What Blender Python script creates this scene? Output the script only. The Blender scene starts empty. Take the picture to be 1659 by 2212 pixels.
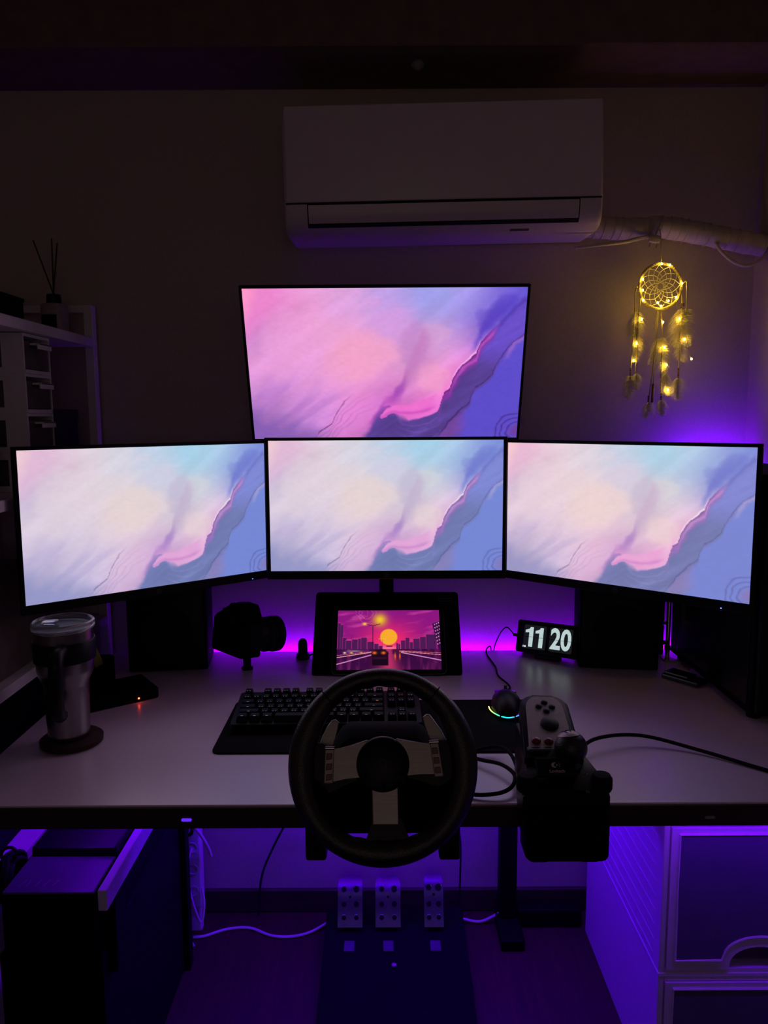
import bpy, bmesh, math, random
import numpy as np
from mathutils import Matrix, Vector, Euler

random.seed(7)
R = math.radians
PI = math.pi
scene = bpy.context.scene
COL = scene.collection

# ------------------------------------------------------------------ camera, world, exposure
cam_d = bpy.data.cameras.new('camera')
cam = bpy.data.objects.new('camera', cam_d)
COL.objects.link(cam)
cam_d.sensor_fit = 'HORIZONTAL'
cam_d.sensor_width = 36.0
cam_d.lens = 1640.0 * 36.0 / 1659.0
cam_d.clip_start = 0.02
PITCH, ROLL = math.atan(206 / 1640), R(0.3)
cam.matrix_world = Matrix.Translation((0, 0, 1.34)) @ Matrix.Rotation(PI / 2 - PITCH, 4, 'X') @ Matrix.Rotation(-ROLL, 4, 'Z')
scene.camera = cam
world = bpy.data.worlds.new('world')
scene.world = world
world.use_nodes = True
bgn = world.node_tree.nodes['Background']
bgn.inputs['Color'].default_value = (1.0, 0.74, 0.66, 1)      # dim fill light, enters by the added window behind the photographer
bgn.inputs['Strength'].default_value = 0.23
vs = scene.view_settings
vs.view_transform = 'Standard'
vs.look = 'None'
vs.exposure = 0.0
vs.gamma = 1.0
vs.use_curve_mapping = False

SCREEN_GAIN = 1.0
LED_BACK, LED_UNDER, LED_CORNER = 38.0, 160.0, 115.0
LED_SIDE = 48.0

# ------------------------------------------------------------------ materials
MATS = {}


def mat(name, col, rough=0.5, metal=0.0, var=0.12, scale=40, bump=0.0, spec=0.5, emit=None, emit_s=0.0, trans=0.0, alpha=1.0, stretch=None, coat=0.0):
    if name in MATS:
        return MATS[name]
    m = bpy.data.materials.new(name)
    m.use_nodes = True
    nt = m.node_tree
    b = nt.nodes['Principled BSDF']
    tc = nt.nodes.new('ShaderNodeTexCoord')
    mp = nt.nodes.new('ShaderNodeMapping')
    nt.links.new(tc.outputs['Object'], mp.inputs['Vector'])
    if stretch:
        mp.inputs['Scale'].default_value = stretch
    nz = nt.nodes.new('ShaderNodeTexNoise')
    nz.inputs['Scale'].default_value = scale
    nz.inputs['Detail'].default_value = 5
    nt.links.new(mp.outputs['Vector'], nz.inputs['Vector'])
    rp = nt.nodes.new('ShaderNodeValToRGB')
    rp.color_ramp.elements[0].position = 0.3
    rp.color_ramp.elements[1].position = 0.7
    rp.color_ramp.elements[0].color = tuple(c * (1 - var) for c in col) + (1,)
    rp.color_ramp.elements[1].color = tuple(min(1, c * (1 + var)) for c in col) + (1,)
    nt.links.new(nz.outputs['Fac'], rp.inputs['Fac'])
    nt.links.new(rp.outputs['Color'], b.inputs['Base Color'])
    b.inputs['Roughness'].default_value = rough
    b.inputs['Metallic'].default_value = metal
    b.inputs['Specular IOR Level'].default_value = spec
    b.inputs['Transmission Weight'].default_value = trans
    b.inputs['Alpha'].default_value = alpha
    b.inputs['Coat Weight'].default_value = coat
    if emit:
        b.inputs['Emission Color'].default_value = tuple(emit) + (1,)
        b.inputs['Emission Strength'].default_value = emit_s
    if bump:
        bp = nt.nodes.new('ShaderNodeBump')
        bp.inputs['Strength'].default_value = bump
        bp.inputs['Distance'].default_value = 0.002
        nt.links.new(nz.outputs['Fac'], bp.inputs['Height'])
        nt.links.new(bp.outputs['Normal'], b.inputs['Normal'])
    MATS[name] = m
    return m


def mat_screen(name, gain):
    """A lit screen: shows the picture stored in the panel's own colour attribute."""
    m = bpy.data.materials.new(name)
    m.use_nodes = True
    nt = m.node_tree
    b = nt.nodes['Principled BSDF']
    at = nt.nodes.new('ShaderNodeAttribute')
    at.attribute_name = 'picture'
    b.inputs['Base Color'].default_value = (0.01, 0.01, 0.012, 1)
    b.inputs['Roughness'].default_value = 0.35
    b.inputs['Specular IOR Level'].default_value = 0.2
    nt.links.new(at.outputs['Color'], b.inputs['Emission Color'])
    # a liquid crystal panel loses brightness towards grazing angles
    lwn = nt.nodes.new('ShaderNodeLayerWeight')
    lwn.inputs['Blend'].default_value = 0.5
    mr = nt.nodes.new('ShaderNodeMapRange')
    mr.interpolation_type = 'SMOOTHSTEP'
    mr.inputs['From Min'].default_value = 0.45
    mr.inputs['From Max'].default_value = 0.97
    mr.inputs['To Min'].default_value = gain
    mr.inputs['To Max'].default_value = 0.05 * gain
    nt.links.new(lwn.outputs['Facing'], mr.inputs['Value'])
    nt.links.new(mr.outputs['Result'], b.inputs['Emission Strength'])
    MATS[name] = m
    return m


def mat_wood(name, c1, c2, rough, scale, axis=(1, 12, 12)):
    m = bpy.data.materials.new(name)
    m.use_nodes = True
    nt = m.node_tree
    b = nt.nodes['Principled BSDF']
    tc = nt.nodes.new('ShaderNodeTexCoord')
    mp = nt.nodes.new('ShaderNodeMapping')
    mp.inputs['Scale'].default_value = axis
    nz = nt.nodes.new('ShaderNodeTexNoise')
    nz.inputs['Scale'].default_value = scale
    nz.inputs['Detail'].default_value = 8
    nz.inputs['Distortion'].default_value = 1.0
    rp = nt.nodes.new('ShaderNodeValToRGB')
    rp.color_ramp.elements[0].color = c1 + (1,)
    rp.color_ramp.elements[1].color = c2 + (1,)
    rp.color_ramp.elements[0].position = 0.35
    rp.color_ramp.elements[1].position = 0.65
    nt.links.new(tc.outputs['Object'], mp.inputs['Vector'])
    nt.links.new(mp.outputs['Vector'], nz.inputs['Vector'])
    nt.links.new(nz.outputs['Fac'], rp.inputs['Fac'])
    nt.links.new(rp.outputs['Color'], b.inputs['Base Color'])
    b.inputs['Roughness'].default_value = rough
    MATS[name] = m
    return m


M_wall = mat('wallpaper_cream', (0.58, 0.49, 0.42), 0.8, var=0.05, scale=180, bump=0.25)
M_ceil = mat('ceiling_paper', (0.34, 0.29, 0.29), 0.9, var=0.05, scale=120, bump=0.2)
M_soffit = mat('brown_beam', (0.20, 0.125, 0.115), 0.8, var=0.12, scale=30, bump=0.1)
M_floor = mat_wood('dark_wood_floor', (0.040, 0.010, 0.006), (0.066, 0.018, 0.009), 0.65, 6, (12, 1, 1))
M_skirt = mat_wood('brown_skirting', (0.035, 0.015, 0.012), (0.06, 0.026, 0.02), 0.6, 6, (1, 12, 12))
M_desk = mat('desk_laminate', (0.88, 0.71, 0.86), 0.32, var=0.03, scale=300, bump=0.05, spec=0.5)
M_desk.node_tree.nodes['Principled BSDF'].inputs['IOR'].default_value = 2.7     # glossy sealed laminate
M_deskedge = mat_wood('desk_edge_walnut', (0.022, 0.009, 0.007), (0.045, 0.018, 0.013), 0.6, 8, (1, 12, 12))
M_steel_blk = mat('black_powder_steel', (0.003, 0.003, 0.003), 0.6, var=0.2, scale=200, bump=0.1, spec=0.12)
M_blk = mat('black_plastic', (0.007, 0.007, 0.008), 0.42, var=0.2, scale=120, bump=0.05, spec=0.25)
M_blkmat = mat('black_matte', (0.005, 0.005, 0.006), 0.8, var=0.2, scale=200, bump=0.15, spec=0.12)
M_blkgloss = mat('black_gloss', (0.008, 0.008, 0.010), 0.12, var=0.1, scale=50, spec=0.5)
M_rubber = mat('black_rubber', (0.012, 0.012, 0.013), 0.85, var=0.2, scale=300, bump=0.3, spec=0.2)
M_cloth = mat('black_cloth', (0.010, 0.010, 0.012), 0.95, var=0.3, scale=900, bump=0.4, spec=0.1)
M_leather = mat('black_leather', (0.005, 0.005, 0.0055), 0.36, var=0.3, scale=420, bump=0.35, spec=0.8)
M_white = mat('white_plastic', (0.84, 0.80, 0.82), 0.4, var=0.03, scale=60)
M_whitewood = mat('white_painted_board', (0.80, 0.75, 0.78), 0.5, var=0.04, scale=50, bump=0.05)
M_acwhite = mat('air_conditioner_white', (0.84, 0.74, 0.78), 0.32, var=0.02, scale=20, spec=0.5)
M_gap = mat('dark_gap', (0.01, 0.01, 0.01), 0.8)
M_steel = mat('brushed_steel', (0.30, 0.28, 0.28), 0.30, metal=1.0, var=0.12, scale=30, stretch=(60, 60, 0.6))
M_chrome = mat('chrome', (0.75, 0.75, 0.78), 0.12, metal=1.0, var=0.03)
M_alu = mat('dark_brushed_aluminium', (0.36, 0.33, 0.32), 0.42, metal=0.85, var=0.15, scale=30, stretch=(1, 60, 60), bump=0.05)
M_pedal = mat('pedal_steel', (0.17, 0.16, 0.17), 0.40, metal=0.6, var=0.12, scale=60)
M_silver = mat('silver_paint', (0.42, 0.38, 0.38), 0.45, metal=0.4, var=0.06, scale=120)
M_red = mat('dark_red_plastic', (0.16, 0.012, 0.012), 0.25, var=0.1)
M_maroon = mat('maroon_cork', (0.030, 0.006, 0.006), 0.8, var=0.3, scale=150, bump=0.2)
M_clear = mat('clear_plastic', (0.85, 0.85, 0.88), 0.12, var=0.02, trans=0.9, spec=0.5)
M_smoke = mat('smoky_clear_drawer', (0.10, 0.08, 0.09), 0.25, var=0.3, scale=25, spec=0.5)
M_frost = mat('frosted_drawer_front', (0.14, 0.13, 0.20), 0.3, var=0.05, scale=30, spec=0.5)
M_greyware = mat('grey_ceramic', (0.36, 0.33, 0.33), 0.6, var=0.15, scale=80)
M_navy = mat('navy_card', (0.012, 0.014, 0.05), 0.7, var=0.3, scale=25)
M_greycard = mat('grey_card', (0.10, 0.09, 0.12), 0.7, var=0.1, scale=25)
M_browncard = mat('brown_card', (0.13, 0.095, 0.085), 0.85, var=0.25, scale=30, bump=0.1)
M_reed = mat('dark_reed', (0.03, 0.018, 0.014), 0.8)
M_yellow = mat('olive_yellow_tape', (0.30, 0.27, 0.05), 0.5, var=0.1)
M_wrap = mat('taped_pipe_wrap', (0.60, 0.54, 0.48), 0.7, var=0.12, scale=30, bump=0.3, stretch=(3, 1, 1))
M_cream = mat('cream_cord', (0.55, 0.48, 0.40), 0.7, var=0.1)
M_beige = mat('beige_suede', (0.50, 0.42, 0.28), 0.8, var=0.15, scale=200, bump=0.3)
M_beads = mat('brown_beads', (0.16, 0.07, 0.04), 0.35)
M_feather = mat('cream_feather', (0.90, 0.84, 0.76), 0.9, var=0.06, spec=0.1)
M_keycap = mat('black_keycap', (0.006, 0.006, 0.008), 0.45, var=0.15, scale=200, spec=0.2)
M_legend = mat('key_legend', (0.5, 0.5, 0.5), 0.5, emit=(0.75, 0.85, 1.0), emit_s=0.22)
M_leg_orange = mat('key_legend_orange', (0.5, 0.3, 0.2), 0.5, emit=(1.0, 0.42, 0.16), emit_s=0.7)
M_leg_blue = mat('key_legend_violet', (0.3, 0.3, 0.5), 0.5, emit=(0.22, 0.12, 1.0), emit_s=0.6)
M_leg_red = mat('key_legend_red', (0.5, 0.2, 0.2), 0.5, emit=(1.0, 0.05, 0.08), emit_s=0.6)
M_led_violet = mat('led_strip_violet', (0.5, 0.5, 0.5), 0.5, emit=(0.20, 0.0, 1.0), emit_s=LED_BACK)
M_led_blue = mat('led_strip_blue_violet', (0.5, 0.5, 0.5), 0.5, emit=(0.075, 0.0, 1.0), emit_s=LED_UNDER)
M_led_side = mat('led_strip_side', (0.5, 0.5, 0.5), 0.5, emit=(0.16, 0.0, 1.0), emit_s=LED_SIDE)
M_led_corner = mat('led_strip_corner', (0.5, 0.5, 0.5), 0.5, emit=(0.13, 0.0, 1.0), emit_s=LED_CORNER)
M_bulb = mat('warm_fairy_bulb', (0.8, 0.7, 0.3), 0.3, emit=(1.0, 0.62, 0.04), emit_s=80.0)
M_bluedot = mat('blue_indicator', (0.1, 0.1, 0.5), 0.3, emit=(0.06, 0.10, 1.0), emit_s=12.0)
M_reddot = mat('red_indicator', (0.5, 0.1, 0.1), 0.3, emit=(1.0, 0.06, 0.015), emit_s=14.0)
M_whitedot = mat('white_indicator', (0.6, 0.6, 0.6), 0.3, emit=(0.85, 0.9, 1.0), emit_s=4.0)
M_leak_glow = mat('violet_leak_glow', (0.3, 0.2, 0.5), 0.3, emit=(0.12, 0.02, 1.0), emit_s=1.0)  # emission stands in for strip light leaking through the desk edge
M_digit = mat('clock_digit', (0.6, 0.7, 0.68), 0.5, emit=(0.48, 0.62, 0.60), emit_s=1.0)
M_digitw = mat('clock_small_letters', (0.7, 0.7, 0.7), 0.5, emit=(0.7, 0.7, 0.72), emit_s=1.0)
M_card = mat('clock_flap', (0.012, 0.014, 0.016), 0.6, emit=(0.35, 0.4, 0.45), emit_s=0.02)
M_logo = mat('printed_white', (0.75, 0.74, 0.74), 0.5, var=0.02)
M_logodim = mat('printed_grey', (0.09, 0.09, 0.10), 0.4, var=0.02)
M_screen = mat_screen('lit_screen', SCREEN_GAIN)


# ------------------------------------------------------------------ helpers
def link(o, parent=None):
    COL.objects.link(o)
    if parent is not None:
        o.parent = parent
    return o


def obj(name, me, material, parent=None, loc=None, rot=None, smooth=None):
    if isinstance(me, bmesh.types.BMesh):
        bmesh.ops.recalc_face_normals(me, faces=me.faces)
        mesh = bpy.data.meshes.new(name)
        me.to_mesh(mesh)
        me.free()
    else:
        mesh = me
    mats = material if isinstance(material, (list, tuple)) else [material]
    if not mesh.materials:
        for m in mats:
            mesh.materials.append(m)
    if smooth is not None and len(mesh.polygons):
        mesh.polygons.foreach_set('use_smooth', [True] * len(mesh.polygons))
        if smooth < 180:
            try:
                mesh.set_sharp_from_angle(angle=R(smooth))
            except Exception:
                pass
    o = bpy.data.objects.new(name, mesh)
    if loc is not None:
        o.location = loc
    if rot is not None:
        o.rotation_euler = rot
    return link(o, parent)


def tag(o, label, cat, group=None, kind=None):
    o['label'] = label
    o['category'] = cat
    if group:
        o['group'] = group
    if kind:
        o['kind'] = kind
    return o


def thing(name, label, cat, loc=(0, 0, 0), rot=(0, 0, 0), group=None):
    o = bpy.data.objects.new(name, None)
    o.empty_display_size = 0.05
    o.location = loc
    o.rotation_euler = rot
    link(o)
    return tag(o, label, cat, group)


def struct(name, bm, m, parent=None, label=None):
    o = obj(name, bm, m, parent)
    o['kind'] = 'structure'
    if label:
        o['label'] = label
    return o


def nb():
    return bmesh.new()


def bx(bm, x0, x1, y0, y1, z0, z1, bev=0.0, seg=2, mi=0):
    r = bmesh.ops.create_cube(bm, size=1.0)
    vs_ = r['verts']
    bmesh.ops.scale(bm, vec=(x1 - x0, y1 - y0, z1 - z0), verts=vs_)
    bmesh.ops.translate(bm, vec=((x0 + x1) / 2, (y0 + y1) / 2, (z0 + z1) / 2), verts=vs_)
    es = set(e for v in vs_ for e in v.link_edges)
    fs = set(f for v in vs_ for f in v.link_faces)
    for f in fs:
        f.material_index = mi
    if bev > 0:
        bmesh.ops.bevel(bm, geom=list(es), offset=bev, segments=seg, profile=0.5, affect='EDGES', clamp_overlap=True)
    return bm


def cyl(bm, p0, p1, r0, r1=None, seg=20, caps=True):
    p0, p1 = Vector(p0), Vector(p1)
    r1 = r0 if r1 is None else r1
    d = (p1 - p0)
    q = d.to_track_quat('Z', 'Y').to_matrix()
    rings = []
    for p, r in ((p0, r0), (p1, r1)):
        rings.append([bm.verts.new(p + q @ Vector((r * math.cos(2 * PI * k / seg), r * math.sin(2 * PI * k / seg), 0))) for k in range(seg)])
    for k in range(seg):
        bm.faces.new((rings[0][k], rings[0][(k + 1) % seg], rings[1][(k + 1) % seg], rings[1][k]))
    if caps:
        bm.faces.new(rings[0][::-1])
        bm.faces.new(rings[1])
    return bm


def lathe(bm, prof, seg=40, c=(0, 0, 0), caps=True):
    rings = []
    for r, z in prof:
        rings.append([bm.verts.new((c[0] + r * math.cos(2 * PI * k / seg), c[1] + r * math.sin(2 * PI * k / seg), c[2] + z)) for k in range(seg)])
    for a, b in zip(rings, rings[1:]):
        for k in range(seg):
            bm.faces.new((a[k], a[(k + 1) % seg], b[(k + 1) % seg], b[k]))
    if caps:
        bm.faces.new(rings[0][::-1])
        bm.faces.new(rings[-1])
    return bm


def prism(bm, poly, y0, y1, bev=0.0, seg=2):
    """polygon in the local XZ plane pushed along Y"""
    a = [bm.verts.new((x, y0, z)) for x, z in poly]
    b = [bm.verts.new((x, y1, z)) for x, z in poly]
    n = len(poly)
    fs = [bm.faces.new(a), bm.faces.new(b[::-1])]
    for k in range(n):
        fs.append(bm.faces.new((a[k], b[k], b[(k + 1) % n], a[(k + 1) % n])))
    if bev:
        es = set(e for v in a + b for e in v.link_edges)
        bmesh.ops.bevel(bm, geom=list(es), offset=bev, segments=seg, profile=0.5, affect='EDGES', clamp_overlap=True)
    return bm


def prism_z(bm, poly, z0, z1, bev=0.0, seg=2):
    a = [bm.verts.new((x, y, z0)) for x, y in poly]
    b = [bm.verts.new((x, y, z1)) for x, y in poly]
    n = len(poly)
    bm.faces.new(a[::-1])
    bm.faces.new(b)
    for k in range(n):
        bm.faces.new((a[k], a[(k + 1) % n], b[(k + 1) % n], b[k]))
    if bev:
        es = set(e for v in b for e in v.link_edges)
        bmesh.ops.bevel(bm, geom=list(es), offset=bev, segments=seg, profile=0.5, affect='EDGES', clamp_overlap=True)
    return bm


def catmull(pts, n=8):
    P = [Vector(p) for p in pts]
    if len(P) < 3:
        return P
    P = [P[0] * 2 - P[1]] + P + [P[-1] * 2 - P[-2]]
    out = []
    for i in range(1, len(P) - 2):
        for k in range(n):
            t = k / n
            a, b, c, d = P[i - 1], P[i], P[i + 1], P[i + 2]
            out.append(0.5 * ((2 * b) + (c - a) * t + (2 * a - 5 * b + 4 * c - d) * t * t + (3 * b - a - 3 * c + d) * t ** 3))
    out.append(P[-2])
    return out


def tube(bm, pts, r, seg=8, smooth=8, closed=False, caps=True, rfun=None):
    P = catmull(pts, smooth) if smooth else [Vector(p) for p in pts]
    n = len(P)
    rings = []
    up = Vector((0.13, 0.21, 0.97)).normalized()
    for i in range(n):
        if closed:
            t = (P[(i + 1) % n] - P[i - 1])
        else:
            t = P[min(i + 1, n - 1)] - P[max(i - 1, 0)]
        if t.length < 1e-9:
            t = Vector((0, 0, 1))
        t.normalize()
        a = up - t * up.dot(t)
        if a.length < 1e-4:
            a = Vector((1, 0, 0)) - t * t.x
        a.normalize()
        up = a
        b = t.cross(a)
        rr = rfun(i / max(1, n - 1)) * r if rfun else r
        rings.append([bm.verts.new(P[i] + (a * math.cos(2 * PI * k / seg) + b * math.sin(2 * PI * k / seg)) * rr) for k in range(seg)])
    m = n if closed else n - 1
    for i in range(m):
        A, B = rings[i], rings[(i + 1) % n]
        for k in range(seg):
            bm.faces.new((A[k], A[(k + 1) % seg], B[(k + 1) % seg], B[k]))
    if caps and not closed:
        bm.faces.new(rings[0][::-1])
        bm.faces.new(rings[-1])
    return bm


def rrect(cx, cy, w, h, r, seg=6):
    """rounded rectangle outline; r may be four radii (tr, tl, bl, br)"""
    rs = r if isinstance(r, (tuple, list)) else (r,) * 4
    out = []
    for (sx, sy, a0, rr) in ((1, 1, 0, rs[0]), (-1, 1, 90, rs[1]), (-1, -1, 180, rs[2]), (1, -1, 270, rs[3])):
        ox, oy = cx + sx * (w / 2 - rr), cy + sy * (h / 2 - rr)
        for k in range(seg + 1):
            a = R(a0 + 90 * k / seg)
            out.append((ox + rr * math.cos(a), oy + rr * math.sin(a)))
    return out


def text_mesh(s, size, depth=0.0004, offset=0.0, align='CENTER'):
    cu = bpy.data.curves.new('t', 'FONT')
    cu.body = s
    cu.size = size
    cu.extrude = depth
    cu.offset = offset
    cu.align_x = align
    cu.align_y = 'CENTER'
    cu.resolution_u = 4
    o = bpy.data.objects.new('t', cu)
    COL.objects.link(o)
    bpy.context.view_layer.update()
    me = bpy.data.meshes.new_from_object(o)
    bpy.data.objects.remove(o)
    bpy.data.curves.remove(cu)
    me.materials.clear()
    return me


def carton(name, loc, sz, m, label, cat, lid=True):
    t = thing(name, label, cat, loc)
    w, d, h = sz
    obj('carton', bx(nb(), -w / 2, w / 2, -d / 2, d / 2, 0, h * (.86 if lid else 1), .002), m, t)
    if lid:
        obj('lid', bx(nb(), -w / 2 - .002, w / 2 + .002, -d / 2 - .002, d / 2 + .002, h * .862, h, .002), m, t)
    return t


STAND = (PI / 2, 0, 0)      # text lying in XY -> standing, facing -Y


# ------------------------------------------------------------------ pictures for the screens (computed, no files)
def s2l(c):
    c = np.asarray(c, float) / 255.0
    return np.where(c <= 0.04045, c / 12.92, ((c + 0.055) / 1.055) ** 2.4)


def vnoise(x, y, seed=0):
    xi, yi = np.floor(x).astype(np.int64), np.floor(y).astype(np.int64)
    xf, yf = x - xi, y - yi
    xf, yf = xf * xf * (3 - 2 * xf), yf * yf * (3 - 2 * yf)

    def h(a, b):
        n = (a * 374761393 + b * 668265263 + seed * 1274126177) & 0x7fffffff
        n = ((n ^ (n >> 13)) * 1274126177) & 0x7fffffff
        return ((n ^ (n >> 16)) & 0xffff) / 65535.0
    return (h(xi, yi) * (1 - xf) + h(xi + 1, yi) * xf) * (1 - yf) + (h(xi, yi + 1) * (1 - xf) + h(xi + 1, yi + 1) * xf) * yf


def fbm(x, y, seed=0, o=5):
    s, a, t = 0, 0.5, 0
    for k in range(o):
        s = s + a * vnoise(x * 2 ** k, y * 2 ** k, seed + k * 17)
        t += a
        a *= 0.5
    return s / t - 0.5


def sst(x, a, b):
    t = np.clip((x - a) / (b - a), 0, 1)
    return t * t * (3 - 2 * t)


PALE_GRID = [
    (.05, [(0, 240, 205, 212), (.1, 225, 188, 212), (.2, 226, 212, 224), (.35, 216, 214, 226), (.5, 186, 205, 226), (.65, 163, 204, 228), (.8, 178, 208, 232), (.9, 150, 172, 225), (1, 120, 135, 210)]),
    (.16, [(0, 228, 190, 212), (.1, 210, 176, 212), (.2, 222, 205, 216), (.35, 214, 208, 224), (.5, 198, 205, 226), (.65, 160, 202, 226), (.8, 170, 202, 230), (.88, 128, 142, 215), (1, 122, 146, 220)]),
    (.30, [(0, 200, 184, 220), (.1, 216, 203, 222), (.2, 223, 208, 218), (.4, 228, 212, 215), (.55, 210, 208, 222), (.63, 190, 186, 210), (.7, 206, 214, 222), (.78, 192, 198, 228), (.86, 118, 124, 206), (.95, 128, 138, 215), (1, 150, 150, 205)]),
    (.45, [(0, 222, 208, 222), (.2, 222, 207, 222), (.4, 232, 213, 212), (.5, 226, 212, 215), (.58, 200, 188, 212), (.65, 216, 210, 220), (.75, 228, 208, 226), (.85, 228, 196, 226), (1, 128, 142, 214)]),
    (.60, [(0, 220, 204, 224), (.1, 208, 194, 222), (.2, 216, 202, 224), (.3, 223, 206, 222), (.4, 229, 211, 214), (.48, 222, 196, 222), (.54, 204, 176, 214), (.61, 228, 214, 215), (.68, 230, 206, 214), (.74, 226, 176, 222)]),
    (.75, [(0, 202, 190, 222), (.08, 184, 176, 208), (.15, 205, 190, 222), (.25, 217, 201, 227), (.35, 221, 200, 224), (.42, 222, 182, 220), (.5, 190, 160, 208), (.55, 190, 164, 208), (.6, 220, 170, 216), (.68, 228, 178, 222)]),
    (.87, [(0, 160, 158, 200), (.1, 172, 170, 204), (.2, 202, 193, 223), (.28, 212, 196, 226), (.36, 220, 184, 220), (.44, 206, 164, 206), (.52, 212, 160, 210), (.6, 222, 164, 216)]),
    (.98, [(0, 142, 144, 198), (.1, 162, 160, 206), (.2, 196, 187, 221), (.25, 208, 196, 226), (.34, 200, 172, 212), (.45, 140, 138, 186)]),
]


def wallpaper(u, v, tone):
    """pastel cloud ridges; u right, v down, 0..1"""
    wx = fbm(u * 4, v * 4, 3) * 0.06
    wy = fbm(u * 4 + 9, v * 4, 5) * 0.06
    f1 = fbm(u * 17, v * 17, 11)
    fx, fy = f1 * 0.018, fbm(u * 17, v * 17 + 4, 13) * 0.020
    # base field: scattered colours blended smoothly, pulled along the diagonal
    p, q = u * 0.62 + v * 0.50, u * 0.55 - v * 0.60
    drag = fbm(p * 9.0, q * 2.2, 51, 4) * 0.10
    ub, vb = u + wx + fx + drag * .55, v + wy + fy - drag * .75
    num = np.zeros(u.shape + (3,))
    den = np.zeros(u.shape)
    for pv, row in PALE_GRID:
        for (pu, r, g, b) in row:
            w = np.exp(-(((ub - pu) / .060) ** 2 + ((vb - pv) / .085) ** 2) * .5) + 1e-9
            num += w[..., None] * np.array((r, g, b), float)
            den += w
    col = num / den[..., None]

    def mix(c, mask):
        m_ = np.clip(mask, 0, 1)[..., None]
        return col * (1 - m_) + np.asarray(c, float) * m_

    def gauss(d, s):
        return np.exp(-(d / s) ** 2)
    # wispy grain running up to the right
    st = fbm(p * 22.0 + wx * 20, q * 3.0, 21, 5)
    col = col * (1 + np.clip(st, -.3, .3)[..., None] * .10)
    low = sst(v, .45, .85) * (1 - sst(u, .3, .5))
    col = mix((176, 164, 204), np.clip(st * 3 - .12, 0, .55) * low)
    U, V = u + wx * .35 + fx, v + wy * .35 + fy
    # dim blue corner and soft folds at the lower left, rosy corner at the upper left
    col = mix((148, 150, 198), sst(V - (.77 + U * .68) + st * .12, -.06, .13) * .92)
    for (u0, v0, u1, v1, sg, a_) in ((.05, .86, .17, .52, .022, .45), (.11, .92, .26, .60, .020, .42), (.17, .97, .30, .70, .014, .22), (.02, .72, .10, .50, .02, .2)):
        tt = np.clip(((U - u0) * (u1 - u0) + (V - v0) * (v1 - v0)) / ((u1 - u0) ** 2 + (v1 - v0) ** 2), 0, 1)
        dd = np.sqrt((U - u0 - tt * (u1 - u0)) ** 2 + ((V - v0 - tt * (v1 - v0)) * .6) ** 2)
        col = mix((176, 166, 204), gauss(dd, sg) * a_ * (1 - tt * .6))
    col = mix((220, 180, 212), sst(.17 - U - V * .45 + wx, -.02, .06) * .6)
    col = mix((242, 206, 212), sst(.05 - U - V * .2, -.02, .04) * .7)
    edge = fbm(u * 9, v * 9, 61, 5) * .05
    # billows
    bw = fbm(u * 7, v * 7, 71, 5)
    for (cu, cv, ru, rv, c_, a_) in ((.50, .22, .10, .13, (208, 205, 226), .7), (.45, .10, .05, .06, (214, 210, 226), .5), (.67, .31, .06, .09, (210, 212, 220), .65), (.60, .37, .05, .15, (194, 184, 210), .6),
                                     (.14, .40, .13, .22, (225, 209, 221), .6), (.42, .42, .11, .18, (230, 212, 213), .7), (.30, .22, .10, .12, (224, 210, 218), .5), (.66, .58, .07, .10, (230, 210, 214), .6), (.93, .13, .05, .10, (112, 124, 208), .5), (.86, .24, .04, .09, (116, 124, 206), .5)):
        de = np.sqrt(((U - cu) / ru) ** 2 + ((V - cv) / rv) ** 2) + bw * 1.5
        col = mix(c_, (1 - sst(de, .55, 1.15)) * a_)
    # tongue A with its hairline edge and folded echoes
    la = np.interp(U, [0, .235, .245, .27, .295, .31, .335, .36, .40, .45, .50, 1.0], [1.4, 1.03, .965, .93, .90, .83, .765, .72, .65, .60, .55, .50])
    dA = V + edge * .6 - la
    inA = sst(U, .23, .25) * (1 - sst(U, .40, .50))
    col = mix((226, 188, 222), sst(dA, 0, .10) * .45 * inA)
    col = mix((120, 104, 140), gauss(dA, .0055) * .85 * sst(U, .232, .245) * (1 - sst(U, .30, .40)))
    for k, (o_, a_) in enumerate(((.045, .30), (.085, .38), (.14, .25), (.19, .22))):
        col = mix((150, 130, 170), gauss(dA - o_ + edge * .5, .007) * a_ * inA * sst(V, .62, .95))
    # lilac shadow B climbing through the middle
    lb = np.interp(U, [0, .40, .435, .46, .49, .53, .555, .575, .60, .63, 1], [1.5, 1.02, .90, .82, .74, .68, .60, .48, .38, .27, .22])
    dB = V + edge - lb
    inB = sst(U, .42, .47) * (1 - sst(U, .60, .66))
    col = mix((164, 128, 196), sst(dB, -.03, .03) * (1 - sst(dB + edge, .04, .17)) * .85 * inB * sst(V, .44, .66))
    col = mix((196, 178, 206), sst(dB, -.05, .05) * (1 - sst(dB, .08, .34)) * .75 * sst(U, .53, .58) * (1 - sst(U, .61, .70)) * (1 - sst(V, .55, .7)))
    # slate mass under the main ridge C
    lc = np.interp(U, [0, .36, .40, .425, .44, .452, .465, .485, .51, .535, .555, .59, .62, .66, .695, .703, .708, .715, .735, .748, .765, .78, .80, .83, .838, .848, .87, .95, 1.0],
                   [1.5, 1.06, .99, .95, .91, .86, .81, .775, .765, .785, .83, .86, .855, .835, .80, .77, .715, .67, .645, .58, .535, .50, .465, .425, .385, .345, .29, .14, .04])
    dC = V + edge * .35 - lc
    glow = np.exp(-np.clip(-dC, 0, 9) / .06) * (dC < .004)
    col = mix((226, 164, 216), glow * .6 * sst(U, .47, .50) * (1 - sst(U, .70, .86)))
    wS = .012 + .07 * (1 - sst(U, .50, .62))
    slate = np.array((114., 124., 179.)) + sst(.50 - V, -.06, .14)[..., None] * np.array((12., 12., 32.))
    mS = (sst(dC / wS, 0, 1))[..., None]
    col = col * (1 - mS) + slate * mS
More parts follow.
